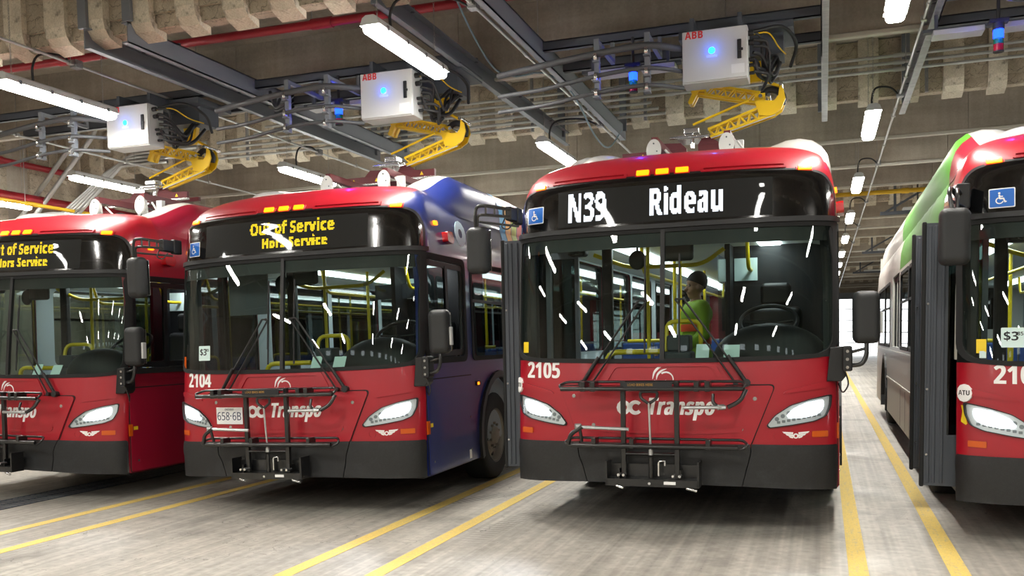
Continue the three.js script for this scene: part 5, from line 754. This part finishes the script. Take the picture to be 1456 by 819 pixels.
// ---------------------------------------------------------------- overhead chargers
const blueGlow = std({ color: 0x2aa8ff, emissive: 0x1590ff, emissiveIntensity: 6 });
const redInk = std({ color: 0xc51a1f, roughness: 0.5 });
function charger(X, dz, label, box = true) {
  const c = thing('overhead_charger', label, 'charger', [X, 0, dz], 'overhead bus chargers'); const P = (n, g, m, l) => part(n, g, m, c, l);
  const x0 = -0.06, x1 = 0.55, y0 = 3.95, y1 = 4.44, z = -1.7;
  const cab = P('cabinet', rbx(x0, x1, y0, y1, z - 0.26, z, 0.012), M.cabinet, 'white control cabinet');
  part('cabinet_door', rbx(x0 + 0.004, x1 - 0.004, y0 + 0.012, y1 - 0.004, z, z + 0.018, 0.006), M.cabinet, cab);
  part('door_handle', [rbx(0.455, 0.495, 4.13, 4.31, z + 0.016, z + 0.034, 0.008), rbx(0.465, 0.51, 4.2, 4.225, z + 0.03, z + 0.045, 0.005)], M.black, cab);
  part('lettering', textOn('ABB', 0.068, x0 + 0.03, 4.365, flatMap(0, 0, z + 0.018), 0.0015, { wide: 0.95 }), redInk, cab, 'red ABB lettering');
  part('indicator_lamp', [(() => { const g = new THREE.SphereGeometry(0.03, 16, 10, 0, Math.PI * 2, 0, Math.PI / 2); g.rotateX(Math.PI / 2); g.scale(1, 1, 0.6); g.translate(0.22, 4.235, z + 0.022); return g; })()], blueGlow, cab, 'glowing blue indicator');
  part('lamp_bezel', (() => { const g = new THREE.TorusGeometry(0.034, 0.006, 8, 24); g.translate(0.22, 4.235, z + 0.02); return g; })(), M.plasticGrey, cab);
  part('label_plate', [bx(0.17, 0.27, 4.17, 4.195, z + 0.018, z + 0.02), bx(0.4, 0.52, 4.0, 4.085, z + 0.018, z + 0.02)], M.plasticGrey, cab);
  part('label_print', [...textOn('OUTPUT ON', 0.011, 0.405, 4.06, flatMap(0, 0, z + 0.02), 0.001, { font: fontReg }), bx(0.405, 0.45, 4.005, 4.05, z + 0.02, z + 0.021), bx(0.465, 0.51, 4.02, 4.026, z + 0.02, z + 0.021), bx(0.465, 0.51, 4.035, 4.041, z + 0.02, z + 0.021)], M.plasticGrey, cab);
  part('gland', [4.38, 4.3, 4.15, 4.1, 4.03].map((y, i) => rod([x1, y, z - 0.07 - 0.02 * i], [x1 + 0.05, y, z - 0.07 - 0.02 * i], i < 2 ? 0.026 : 0.016, 10)), M.black, cab);
  const pl = new THREE.PointLight(0x2a6dff, 0.05, 2); pl.position.set(0.22, 4.235, z + 0.09); pl.castShadow = true; pl.shadow.radius = 1.2; c.add(pl);
  P('hanger_frame', [bx(x0 + 0.02, x1 - 0.02, 4.44, 4.47, z - 0.22, z - 0.06), bx(0.0, 0.04, 4.44, 4.6, z - 0.6, z - 0.1), bx(0.45, 0.49, 4.44, 4.6, z - 0.6, z - 0.1), bx(-0.15, 0.95, 4.5, 4.57, -2.75, -2.1), bx(0.05, 0.85, 4.3, 4.5, -2.62, -2.24)], M.steelDark, 'dark mounting frame');
  const hose = []; for (let k = 0; k < 7; k++) { const yy = 4.38 - k * 0.055, o = k * 0.017, j = () => rr(-0.06, 0.06); hose.push(tube([[x1 + 0.04, yy, z - 0.08 - o], [x1 + 0.14 + j(), yy - 0.03, z - 0.14 - o], [x1 + 0.14 + j() * 1.6, lerp(yy, 4.2, 0.6) - 0.16 + j() * 2, z - 0.32 - o], [x1 + 0.2 + j(), 4.26 + j() * 1.5, z - 0.55], [x1 + 0.22 + j(), 4.36 + j(), z - 0.75]], 0.014 + 0.004 * (k % 2), { seg: 6, n: 22 })); }
  hose.push(tube([[x1 + 0.05, 4.4, -1.8], [x1 + 0.3, 4.46, -1.95], [x1 + 0.42, 4.36, -2.2], [x1 + 0.36, 4.2, -2.4]], 0.018, { seg: 6, n: 18 }), tube([[x1 + 0.05, 4.15, -1.85], [x1 + 0.09, 4.02, -1.95], [x1 + 0.2, 4.05, -2.2], [x1 + 0.26, 4.25, -2.4]], 0.022, { seg: 6, n: 18 }));
  P('cable', hose, M.cable, 'black power cables'); P('ground_wire', [tube([[x1 + 0.05, 4.37, -1.78], [x1 + 0.18, 4.4, -1.9], [x1 + 0.26, 4.32, -2.1], [x1 + 0.32, 4.3, -2.3]], 0.007, { seg: 5, n: 16 })], M.yellow);
  // pantograph, folding in the x-y plane
  const zp = -2.5, truss = (a, b, h0, h1, zz) => { const A = V(...a), B = V(...b), d = B.clone().sub(A), L = d.length(), u = d.clone().normalize(), n = V(-u.y, u.x, 0), g = []; const Q = (t, s) => { const p = A.clone().addScaledVector(u, t * L).addScaledVector(n, s * lerp(h0, h1, t)); return [p.x, p.y, zz]; };
    g.push(bar(Q(0, 0.5), Q(1, 0.5), 0.03, 0.026), bar(Q(0, -0.5), Q(1, -0.5), 0.03, 0.026)); const N = 6; for (let i = 0; i < N; i++) { g.push(bar(Q(i / N, -0.5), Q((i + 0.55) / N, 0.5), 0.012, 0.014), bar(Q((i + 0.55) / N, 0.5), Q((i + 1) / N, -0.5), 0.012, 0.014)); } return g; };
  P('upper_arm', [...truss([-0.02, 4.1, 0], [0.6, 3.94, 0], 0.1, 0.1, zp + 0.045), ...truss([-0.02, 4.1, 0], [0.6, 3.94, 0], 0.1, 0.1, zp - 0.045), bx(-0.08, 0.06, 4.06, 4.16, zp - 0.06, zp + 0.06), bx(0.56, 0.66, 3.88, 3.98, zp - 0.06, zp + 0.06)], M.yellow, 'yellow lattice upper arm');
  P('base_strut', [bar([-0.0, 4.12, zp + 0.05], [-0.09, 3.95, zp + 0.05], 0.05, 0.05), bar([0.0, 4.12, zp - 0.05], [-0.09, 3.95, zp - 0.05], 0.05, 0.05), rod([-0.09, 3.96, zp - 0.07], [-0.09, 3.96, zp + 0.07], 0.02, 8)], M.yellow);
  P('lower_arm', [...truss([0.74, 3.82, 0], [0.1, 3.63, 0], 0.115, 0.08, zp + 0.055), ...truss([0.74, 3.82, 0], [0.1, 3.63, 0], 0.115, 0.08, zp - 0.055), ext([[0.6, 3.76], [0.72, 3.74], [0.82, 3.8], [0.86, 3.9], [0.84, 4.0], [0.8, 4.02], [0.79, 3.94], [0.75, 3.89], [0.66, 3.9], [0.6, 3.96], [0.55, 3.93]], 0.02).translate(0, 0, zp + 0.06), ext([[0.6, 3.76], [0.72, 3.74], [0.82, 3.8], [0.86, 3.9], [0.84, 4.0], [0.8, 4.02], [0.79, 3.94], [0.75, 3.89], [0.66, 3.9], [0.6, 3.96], [0.55, 3.93]], 0.02).translate(0, 0, zp - 0.08)], M.yellow, 'yellow lattice lower arm');
  P('parallel_rod', [rod([0.6, 4.15, zp], [0.82, 4.03, zp], 0.017, 8), rod([0.5, 3.91, zp + 0.1], [-0.06, 3.72, zp + 0.1], 0.013, 8)], M.yellow);
  P('base_bracket', ext([[0.5, 4.1], [0.62, 4.1], [0.66, 4.3], [0.46, 4.34]], 0.05, { bevel: 0.005 }).translate(0, 0, zp + 0.02), M.yellow);
  P('cable_guide', [tube([[0.62, 3.97, zp], [0.7, 4.02, zp], [0.78, 4.0, zp], [0.83, 3.94, zp], [0.82, 3.86, zp]], 0.035, { seg: 8, n: 20 })], M.cable); P('pivot', [[0.62, 3.93], [0.7, 3.93], [0.82, 4.03]].map(([x, y]) => rod([x, y, zp - 0.16], [x, y, zp + 0.16], 0.02, 8)), M.chrome);
  P('arm_edge', [bar([0.76, 3.745, zp + 0.08], [0.12, 3.57, zp + 0.08], 0.008, 0.008)], M.white);
  P('contact_bar', [bx(-0.82, -0.14, 3.42, 3.5, zp - 0.02, zp + 0.02), bx(-0.02, 0.44, 3.45, 3.53, zp - 0.02, zp + 0.02), ext([[-0.45, 3.5], [-0.14, 3.5], [-0.2, 3.56], [-0.38, 3.57]], 0.05).translate(0, 0, zp - 0.025), ext([[-0.02, 3.53], [0.2, 3.53], [0.1, 3.6], [0.02, 3.59]], 0.05).translate(0, 0, zp - 0.025), bx(-0.75, -0.1, 3.42, 3.48, zp - 0.3, zp - 0.26), bx(-0.05, 0.4, 3.45, 3.5, zp - 0.3, zp - 0.26)], M.maroonBar, 'maroon contact bars');
  P('contact_strip', [bx(-0.8, -0.15, 3.402, 3.418, zp - 0.03, zp + 0.03), bx(-0.02, 0.44, 3.428, 3.448, zp - 0.03, zp + 0.03)], M.chrome);
  P('pan_head', [bx(-0.22, 0.02, 3.58, 3.62, zp - 0.2, zp + 0.1), rbx(-0.16, 0.0, 3.64, 3.7, zp - 0.05, zp + 0.08, 0.01, 1), rod([-0.3, 3.6, zp + 0.1], [0.1, 3.6, zp + 0.1], 0.014, 8), rod([-0.08, 3.5, zp], [-0.08, 3.68, zp], 0.02, 8), rod([0.06, 3.62, zp], [0.06, 3.5, zp], 0.016, 8)], M.chrome, 'metal head of the pantograph');
  P('warning_label', [-0.6, -0.3, 0.28].map((x, i) => { const y = i === 2 ? 3.49 : 3.46; return ext([[x - 0.022, y - 0.02], [x + 0.022, y - 0.02], [x, y + 0.02]], 0.003).translate(0, 0, zp + 0.02); }), M.decalYellow);
  return c;
}
charger(0, 0, 'white charger cabinet with yellow pantograph lowered onto the all-red bus'); charger(-3.45, 0, 'white charger cabinet with yellow pantograph lowered onto the blue-sided bus'); charger(-6.88, -0.02, 'white charger cabinet with yellow pantograph lowered onto the maroon-sided bus');
// strut trapezes with grey flexible conduits on the left of each charger
for (const [X, w] of [[0, 'the all-red bus'], [-3.45, 'the blue-sided bus'], [-6.88, 'the maroon-sided bus']]) {
  for (const [dx, n] of [[-0.85, 'outer'], [-0.36, 'inner']]) { const s = single('strut_hanger', [bx(X + dx - 0.025, X + dx + 0.025, 3.86, 4.42, -1.53, -1.48), bx(X + dx - 0.02, X + dx + 0.02, 4.38, 4.42, -2.2, -1.5), bx(X + dx - 0.02, X + dx + 0.02, 4.38, 4.62, -2.24, -2.2), ...[3.9, 4.05, 4.24].map((y) => bx(X + dx - 0.03, X + dx + 0.03, y - 0.05, y - 0.035, -1.53, -1.43))], M.steel, `${n} vertical strut holding grey conduits beside the charger of ${w}`, 'strut'); part('clamp', [3.9, 4.05, 4.24].map((y) => rod([X + dx - 0.015, y, -1.46], [X + dx + 0.015, y, -1.46], 0.045, 10)), M.chrome, s); }
  [[4.27, 0.034, 0.05], [4.06, 0.022, -0.06], [3.9, 0.02, -0.05]].forEach(([y, r, sag], i) => single('flexible_conduit', tube([[X - 1.95, y - 0.01, -1.75], [X - 1.4, y - 0.03 + sag * 0.2, -1.55], [X - 0.85, y, -1.46], [X - 0.36, y + 0.02, -1.46], [X - 0.06, y + 0.03, -1.75]], r, { seg: 8, n: 26 }), M.greyCable, `${['thick upper', 'thin middle', 'thin lower'][i]} grey flexible conduit running into the charger cabinet above ${w}`, 'conduit'));
}
// status beacons and flat driver boxes hung between chargers
const beaconBlue = std({ color: 0x1030ff, emissive: 0x1238ff, emissiveIntensity: 5 }), beaconRed = phy({ color: 0x9c0a26, roughness: 0.25, clearcoat: 1 }), beaconGreen = phy({ color: 0x0a6a4a, roughness: 0.25, clearcoat: 1 });
for (const [x, w] of [[-0.62, 'left of the all-red bus charger'], [-4.02, 'left of the blue-sided bus charger'], [2.72, 'above the silver-sided bus']]) {
  const b = thing('status_beacon', `blue and red status beacon hung ${w}`, 'beacon', [x, 4.2, -2.12], 'status beacons');
  part('base', [rod([0, 0.04, 0], [0, 0.1, 0], 0.05, 14), bx(-0.08, 0.08, 0.1, 0.13, -0.05, 0.05), rod([0, 0.1, 0], [0, 0.4, 0], 0.015, 8)], M.cable, b); part('lens', rod([0, -0.04, 0], [0, 0.04, 0], 0.044, 16), beaconBlue, b, 'lit blue lens'); part('lens', rod([0, -0.09, 0], [0, -0.04, 0], 0.044, 16), beaconGreen, b); part('lens', rod([0, -0.15, 0], [0, -0.09, 0], 0.044, 16), beaconRed, b, 'red lens'); part('cap', rod([0, -0.16, 0], [0, -0.15, 0], 0.046, 16), M.cable, b);
  const pl = new THREE.PointLight(0x2238ff, 0.18, 2); pl.position.set(0, 0, 0.1); pl.castShadow = true; b.add(pl);
  const f = thing('driver_box', `flat white driver box beside the beacon ${w}`, 'box', [x - 0.1, 4.33, -2.4], 'flat driver boxes'); part('case', rbx(-0.42, 0.02, -0.02, 0.03, -0.1, 0.1, 0.008), M.cabinet, f); part('case', rbx(0.14, 0.5, -0.02, 0.03, -0.1, 0.1, 0.008), M.cabinet, f); part('rail', [bx(-0.5, 0.55, 0.03, 0.06, -0.04, 0.04), bx(-0.4, -0.37, 0.05, 0.24, -0.02, 0.02), bx(0.4, 0.43, 0.05, 0.24, -0.02, 0.02)], M.steelDark, f);
}
// ---------------------------------------------------------------- conduit racks across the hall, in front of the second girder
{ const ys = [4.72, 4.8, 4.89, 4.98, 5.07, 5.16]; ys.forEach((y, i) => { const s = single('conduit', [rod([-8.6 + 0.22 * i, y, -5.9], [i > 2 ? 7.5 : -0.9 - 0.1 * i, y, -5.9], 0.022, 8)], M.conduit, `${['lowest', 'second lowest', 'third lowest', 'third highest', 'second highest', 'highest'][i]} pale conduit crossing in front of the second ribbed girder`, 'conduit');
    part('coupling', [-6.4, -3.3, -0.9, 2.1, 5.2].filter((x) => i > 2 || x < -1).map((x) => rod([x, y, -5.9], [x + 0.13, y, -5.9], 0.03, 8)), M.conduit, s); });
  [-7.9, -5.4, -4.5, -2.9, -1.2, 0.4, 2.5, 4.4].forEach((x, i) => single('strut_hanger', [bx(x - 0.02, x + 0.02, 4.66, SLAB, -5.98, -5.94)], M.galv, `${ord[i]} strut from the side wall holding the conduits that cross the hall`, 'strut', 'struts of the crossing conduits')); }
// diagonal conduits dropping by the side wall
for (let i = 0; i < 5; i++) { const o = i * 0.12; single('conduit', pipe([[-8.4 - 0.2 * i, 4.92 - o * 0.5, -5.55], [-9.85 - o, 4.92 - o * 0.5, -5.55], [-11.35 - o, 3.75, -5.55], [-11.9, 3.3 - o, -5.55]], 0.03, 0.2, 8), M.conduit, `${['first', 'second', 'third', 'fourth', 'fifth'][i]} conduit of the bundle that slants down beside the concrete wall`, 'conduit'); }
for (let i = 0; i < 2; i++) single('conduit', pipe([[-10.35 - 0.35 * i, 5.56, -5.2], [-10.35 - 0.35 * i, 5.2, -5.2], [-12.05 - 0.3 * i, 3.6, -5.2]], 0.04, 0.15, 8), M.conduit, `${['right', 'left'][i]} one of two thick conduits slanting down beside the concrete wall`, 'conduit');
// sprinkler and gas pipes
function pipeThing(label, a, b, r, m, step, along) { const s = single('pipe', rod(a, b, r, 14), m, label, 'pipe'); const n = Math.floor(V(...a).distanceTo(V(...b)) / step), A = V(...a), B = V(...b); for (let i = 0; i < n; i++) { const p = A.clone().lerp(B, (i + 0.5) / n), q = A.clone().lerp(B, (i + 0.5) / n + 0.012); part('pipe_coupling', rod(p, q, r * 1.25, 12), m, s); part('pipe_hanger', [rod(p, [p.x, SLAB, p.z], 0.006, 5)], M.chain, s); } return s; }
pipeThing('red sprinkler pipe crossing the hall behind the first ribbed girder', [X0, 5.02, -1.5], [8, 4.98, -1.7], 0.048, M.redPipe, 3.1);
pipeThing('upper red sprinkler pipe running along the concrete side wall', [-11.9, 4.78, 4], [-11.9, 4.78, -6.3], 0.055, M.redPipe, 3);
pipeThing('thick lower red main running along the concrete side wall', [-11.6, 4.12, 4], [-11.6, 4.12, -26], 0.1, M.redPipe, 3);
pipeThing('yellow gas pipe crossing the hall under the third ribbed girder', [-2, 4.7, -15.1], [11, 4.7, -15.1], 0.05, M.yellowPipe, 3);
pipeThing('yellow gas pipe running along the concrete side wall below the red main', [-11.2, 3.98, 3], [-11.2, 3.98, -24], 0.03, M.yellowPipe, 3);
// loose cables
single('cable', tube([[-2.15, 5.4, -0.7], [-2.2, 4.95, -1.2], [-2.35, 4.68, -2.6], [-2.2, 4.62, -3.0], [-1.85, 4.64, -3.1], [-1.65, 4.5, -3.6], [-1.62, 4.2, -4.6], [-1.66, 4.25, -5.6], [-1.6, 4.6, -6.2]], 0.012, { seg: 6, n: 60 }), M.blueCable, 'thin blue-grey cable looping down between two chargers', 'cable');
for (let i = 0; i < 3; i++) single('cable', tube([[-5.1, 4.6 - 0.02 * i, -2.4 - 0.1 * i], [-4.9, 4.35 - 0.03 * i, -2.2], [-4.6, 4.3 - 0.05 * i, -1.9], [-4.3, 4.28 - 0.06 * i, -1.6]], 0.022, { seg: 6, n: 24 }), M.greyCable, 'grey cable hanging in a bundle off the steel channel near the blue-sided bus charger', 'cable', 'bundled grey cables');
for (let i = 0; i < 3; i++) single('cable', tube([[2.3, 4.7, -1.3 - 0.1 * i], [2.5, 4.5 - 0.06 * i, -1.35], [2.75, 4.36 - 0.05 * i, -1.4], [3.2, 4.4 - 0.04 * i, -1.5]], 0.018, { seg: 6, n: 24 }), M.greyCable, 'grey cable sagging above the silver-sided bus', 'cable', 'sagging grey cables');
// things far down the hall
{ const b = thing('status_beacon', 'green status beacon hung far down the hall over the silver-sided bus', 'beacon', [3.25, 4.0, -15.6]); part('lens', new THREE.SphereGeometry(0.09, 16, 12), std({ color: 0x10b070, emissive: 0x08a060, emissiveIntensity: 1.2 }), b, 'green lens'); part('base', [rod([0, 0.08, 0], [0, 0.16, 0], 0.07, 10), rod([0, 0.1, 0], [0, 1.55, 0], 0.02, 6)], M.cable, b);
  for (let i = 0; i < 3; i++) { const z = -16.4 - 11 * i; single('cross_beam', [bx(2.5, 6.2, 4.34, 4.42, z - 0.08, z), bx(2.8, 2.86, 4.42, SLAB, z - 0.06, z - 0.02), bx(5.6, 5.66, 4.42, SLAB, z - 0.06, z - 0.02), bar([2.6, 4.4, z - 0.04], [4.2, 5.3, z - 0.04], 0.05, 0.05)], M.steelDark, 'dark steel support frame far down the hall', 'beam', 'far support frames'); single('driver_box', [rbx(3.0, 4.4, 4.42, 4.49, z - 0.3, z + 0.1, 0.01, 1)], M.cabinet, 'flat white box on a support frame far down the hall', 'box', 'far white boxes'); }
  single('unit_heater', [rbx(4.2, 5.6, 3.9, 4.6, -40.6, -40, 0.03, 1), ...[4.05, 4.2, 4.35].map((y) => bx(4.3, 5.5, y, y + 0.05, -40, -39.96)), rod([4.4, 4.6, -40.3], [4.4, SLAB, -40.3], 0.02, 6), rod([5.4, 4.6, -40.3], [5.4, SLAB, -40.3], 0.02, 6)], M.plasticGrey, 'grey boxy heater hung far down the hall', 'heater'); }
// ---------------------------------------------------------------- person standing by the farebox of the all-red bus
function fieldMesh(bones, lo, size, res, k = 0.03) {
  const mc = new MarchingCubes(res, new THREE.MeshBasicMaterial(), false, false, 200000); mc.isolation = 0;
  const h = size / 2, c = [lo[0] + h, lo[1] + h, lo[2] + h]; let q = 0; const p = V(0, 0, 0), ab = V(0, 0, 0), ap = V(0, 0, 0);
  for (let z = 0; z < res; z++) for (let y = 0; y < res; y++) for (let x = 0; x < res; x++) {
    p.set(c[0] + (x - res / 2) / (res / 2) * h, c[1] + (y - res / 2) / (res / 2) * h, c[2] + (z - res / 2) / (res / 2) * h); let d = 1e3;
    for (const [A, B, r0, r1] of bones) { ab.copy(B).sub(A); ap.copy(p).sub(A); const t = clamp(ap.dot(ab) / Math.max(1e-9, ab.lengthSq())), e = Math.hypot(ap.x - ab.x * t, ap.y - ab.y * t, ap.z - ab.z * t) - lerp(r0, r1, t); const hh = clamp(0.5 + 0.5 * (d - e) / k); d = lerp(d, e, hh) - k * hh * (1 - hh); }
    mc.field[q++] = -d; }
  mc.update(); const n = mc.count, g = new THREE.BufferGeometry(); const pos = mc.positionArray.slice(0, n * 3), nor = mc.normalArray.slice(0, n * 3);
  for (let i = 0; i < n; i++) { for (let a = 0; a < 3; a++) pos[3 * i + a] = pos[3 * i + a] * h + c[a]; }
  g.setAttribute('position', new THREE.BufferAttribute(pos, 3)); g.setAttribute('normal', new THREE.BufferAttribute(nor, 3)); g.setAttribute('uv', new THREE.BufferAttribute(new Float32Array(n * 2), 2)); return g;
}
{
  const o = thing('person', 'person in a lime hi-vis jacket with orange bands standing inside the all-red bus', 'person', [0.0, 0.45, -2.0]); o.rotation.y = -1.1;
  const B = (a, b, r0, r1 = r0) => [V(...a), V(...b), r0, r1];
  const sh = 1.36, hip = 0.86;
  const arms = [B([-0.18, sh, 0], [-0.24, 1.1, 0.03], 0.052, 0.043), B([-0.24, 1.1, 0.03], [-0.16, 0.98, 0.23], 0.042, 0.031), B([0.18, sh, 0], [0.25, 1.1, 0.02], 0.052, 0.043), B([0.25, 1.1, 0.02], [0.2, 0.95, 0.22], 0.042, 0.031)];
  const trunk = [B([-0.1, 1.3, 0], [0.1, 1.3, 0], 0.11), B([-0.07, 1.05, 0.01], [0.07, 1.05, 0.01], 0.11), B([-0.08, 0.9, 0], [0.08, 0.9, 0], 0.115), B([0, 1.3, 0], [0, 0.92, 0], 0.12), B([-0.15, 1.37, 0], [0.15, 1.37, 0], 0.06)];
  const legs = [B([-0.09, 0.86, 0], [-0.1, 0.46, 0.02], 0.09, 0.06), B([-0.1, 0.46, 0.02], [-0.1, 0.08, -0.02], 0.058, 0.042), B([-0.1, 0.04, -0.03], [-0.12, 0.035, 0.15], 0.042, 0.036), B([0.09, 0.86, 0], [0.1, 0.46, 0.02], 0.09, 0.06), B([0.1, 0.46, 0.02], [0.1, 0.08, -0.02], 0.058, 0.042), B([0.1, 0.04, -0.03], [0.12, 0.035, 0.15], 0.042, 0.036)];
  const neck = [B([0, 1.38, 0], [0, 1.5, 0.01], 0.055, 0.05)];
  const body = fieldMesh([...trunk, ...arms, ...legs, ...neck], [-0.85, -0.05, -0.85], 1.7, 110);
  const head = fieldMesh([B([0, 1.58, 0.0], [0, 1.62, 0.0], 0.08, 0.09), B([0, 1.54, 0.035], [0, 1.5, 0.045], 0.058, 0.042), B([0, 1.575, 0.09], [0, 1.55, 0.105], 0.011, 0.017), B([-0.085, 1.58, 0.0], [-0.085, 1.56, 0.0], 0.018), B([0.085, 1.58, 0.0], [0.085, 1.56, 0.0], 0.018), B([-0.02, 1.522, 0.082], [0.02, 1.522, 0.082], 0.011), B([0, 1.45, 0], [0, 1.5, 0.01], 0.052)], [-0.15, 1.42, -0.15], 0.3, 64, 0.02);
  const hand = (w, d) => { const [x, y, z] = w, f = []; f.push(B([x, y, z], [x, y - 0.03, z + 0.075], 0.028, 0.03)); for (let k = 0; k < 4; k++) { const dx = (k - 1.5) * 0.019, L = [0.062, 0.07, 0.066, 0.052][k]; f.push(B([x + dx, y - 0.03, z + 0.09], [x + dx, y - 0.045, z + 0.09 + L * 0.55], 0.0095, 0.009), B([x + dx, y - 0.045, z + 0.09 + L * 0.55], [x + dx, y - 0.08, z + 0.09 + L * 0.75], 0.009, 0.008)); } f.push(B([x + d * 0.028, y - 0.01, z + 0.03], [x + d * 0.055, y - 0.025, z + 0.07], 0.011, 0.01), B([x + d * 0.055, y - 0.025, z + 0.07], [x + d * 0.05, y - 0.05, z + 0.1], 0.01, 0.009)); return fieldMesh(f, [x - 0.12, y - 0.16, z - 0.06], 0.28, 72, 0.006); };
  const geo = merged([body, head, hand([-0.16, 0.98, 0.24], 1), hand([0.2, 0.95, 0.23], -1)]);
  const p = geo.attributes.position, col = new Float32Array(p.count * 3), skin = [0.3, 0.16, 0.1], trouser = [0.02, 0.022, 0.03], shirt = [0.03, 0.035, 0.045], shoe = [0.01, 0.01, 0.01];
  for (let i = 0; i < p.count; i++) { const x = p.getX(i), y = p.getY(i), z = p.getZ(i); let c = y < 0.09 ? shoe : y < 0.88 && Math.abs(x) < 0.21 && z < 0.2 ? trouser : y > 1.43 ? skin : shirt; if (z > 0.22 && y < 1.1) c = skin; col.set(c, 3 * i); }
  geo.setAttribute('color', new THREE.BufferAttribute(col, 3)); part('body', geo, std({ vertexColors: true, roughness: 0.75 }), o);
  const jacket = fieldMesh([...trunk.map(([a, b, r0, r1]) => [a, b, r0 + 0.014, r1 + 0.014]), ...arms.map(([a, b, r0, r1]) => [a, b, r0 + 0.014, r1 + 0.012])], [-0.4, 0.78, -0.4], 0.8, 72, 0.03);
  part('jacket', jacket, std({ color: 0x7fa31c, roughness: 0.8 }), o, 'lime hi-vis jacket');
  const band = (y, r) => { const s = new THREE.TorusGeometry(1, 0.02, 6, 40); s.rotateX(Math.PI / 2); s.scale(r[0], 2.1, r[1]); s.translate(0, y, 0.004); return s; };
  part('reflective_band', band(1.04, [0.196, 0.138]), std({ color: 0xd8481a, roughness: 0.5 }), o, 'orange band'); part('reflective_band', band(1.17, [0.205, 0.142]), std({ color: 0xd8481a, roughness: 0.5 }), o, 'orange band');
  const hair = new THREE.SphereGeometry(1, 24, 16, 0, Math.PI * 2, 0, Math.PI * 0.58); hair.scale(0.1, 0.115, 0.105); hair.rotateX(-0.45); hair.translate(0, 1.625, -0.012); part('hair', hair, std({ color: 0x17110d, roughness: 0.8 }), o);
  for (const d of [1, -1]) { const e = new THREE.SphereGeometry(0.011, 10, 8); e.translate(d * 0.034, 1.59, 0.079); part('eye', e, std({ color: 0x1a1512, roughness: 0.2 }), o); }
}
renderer.render(scene, camera);
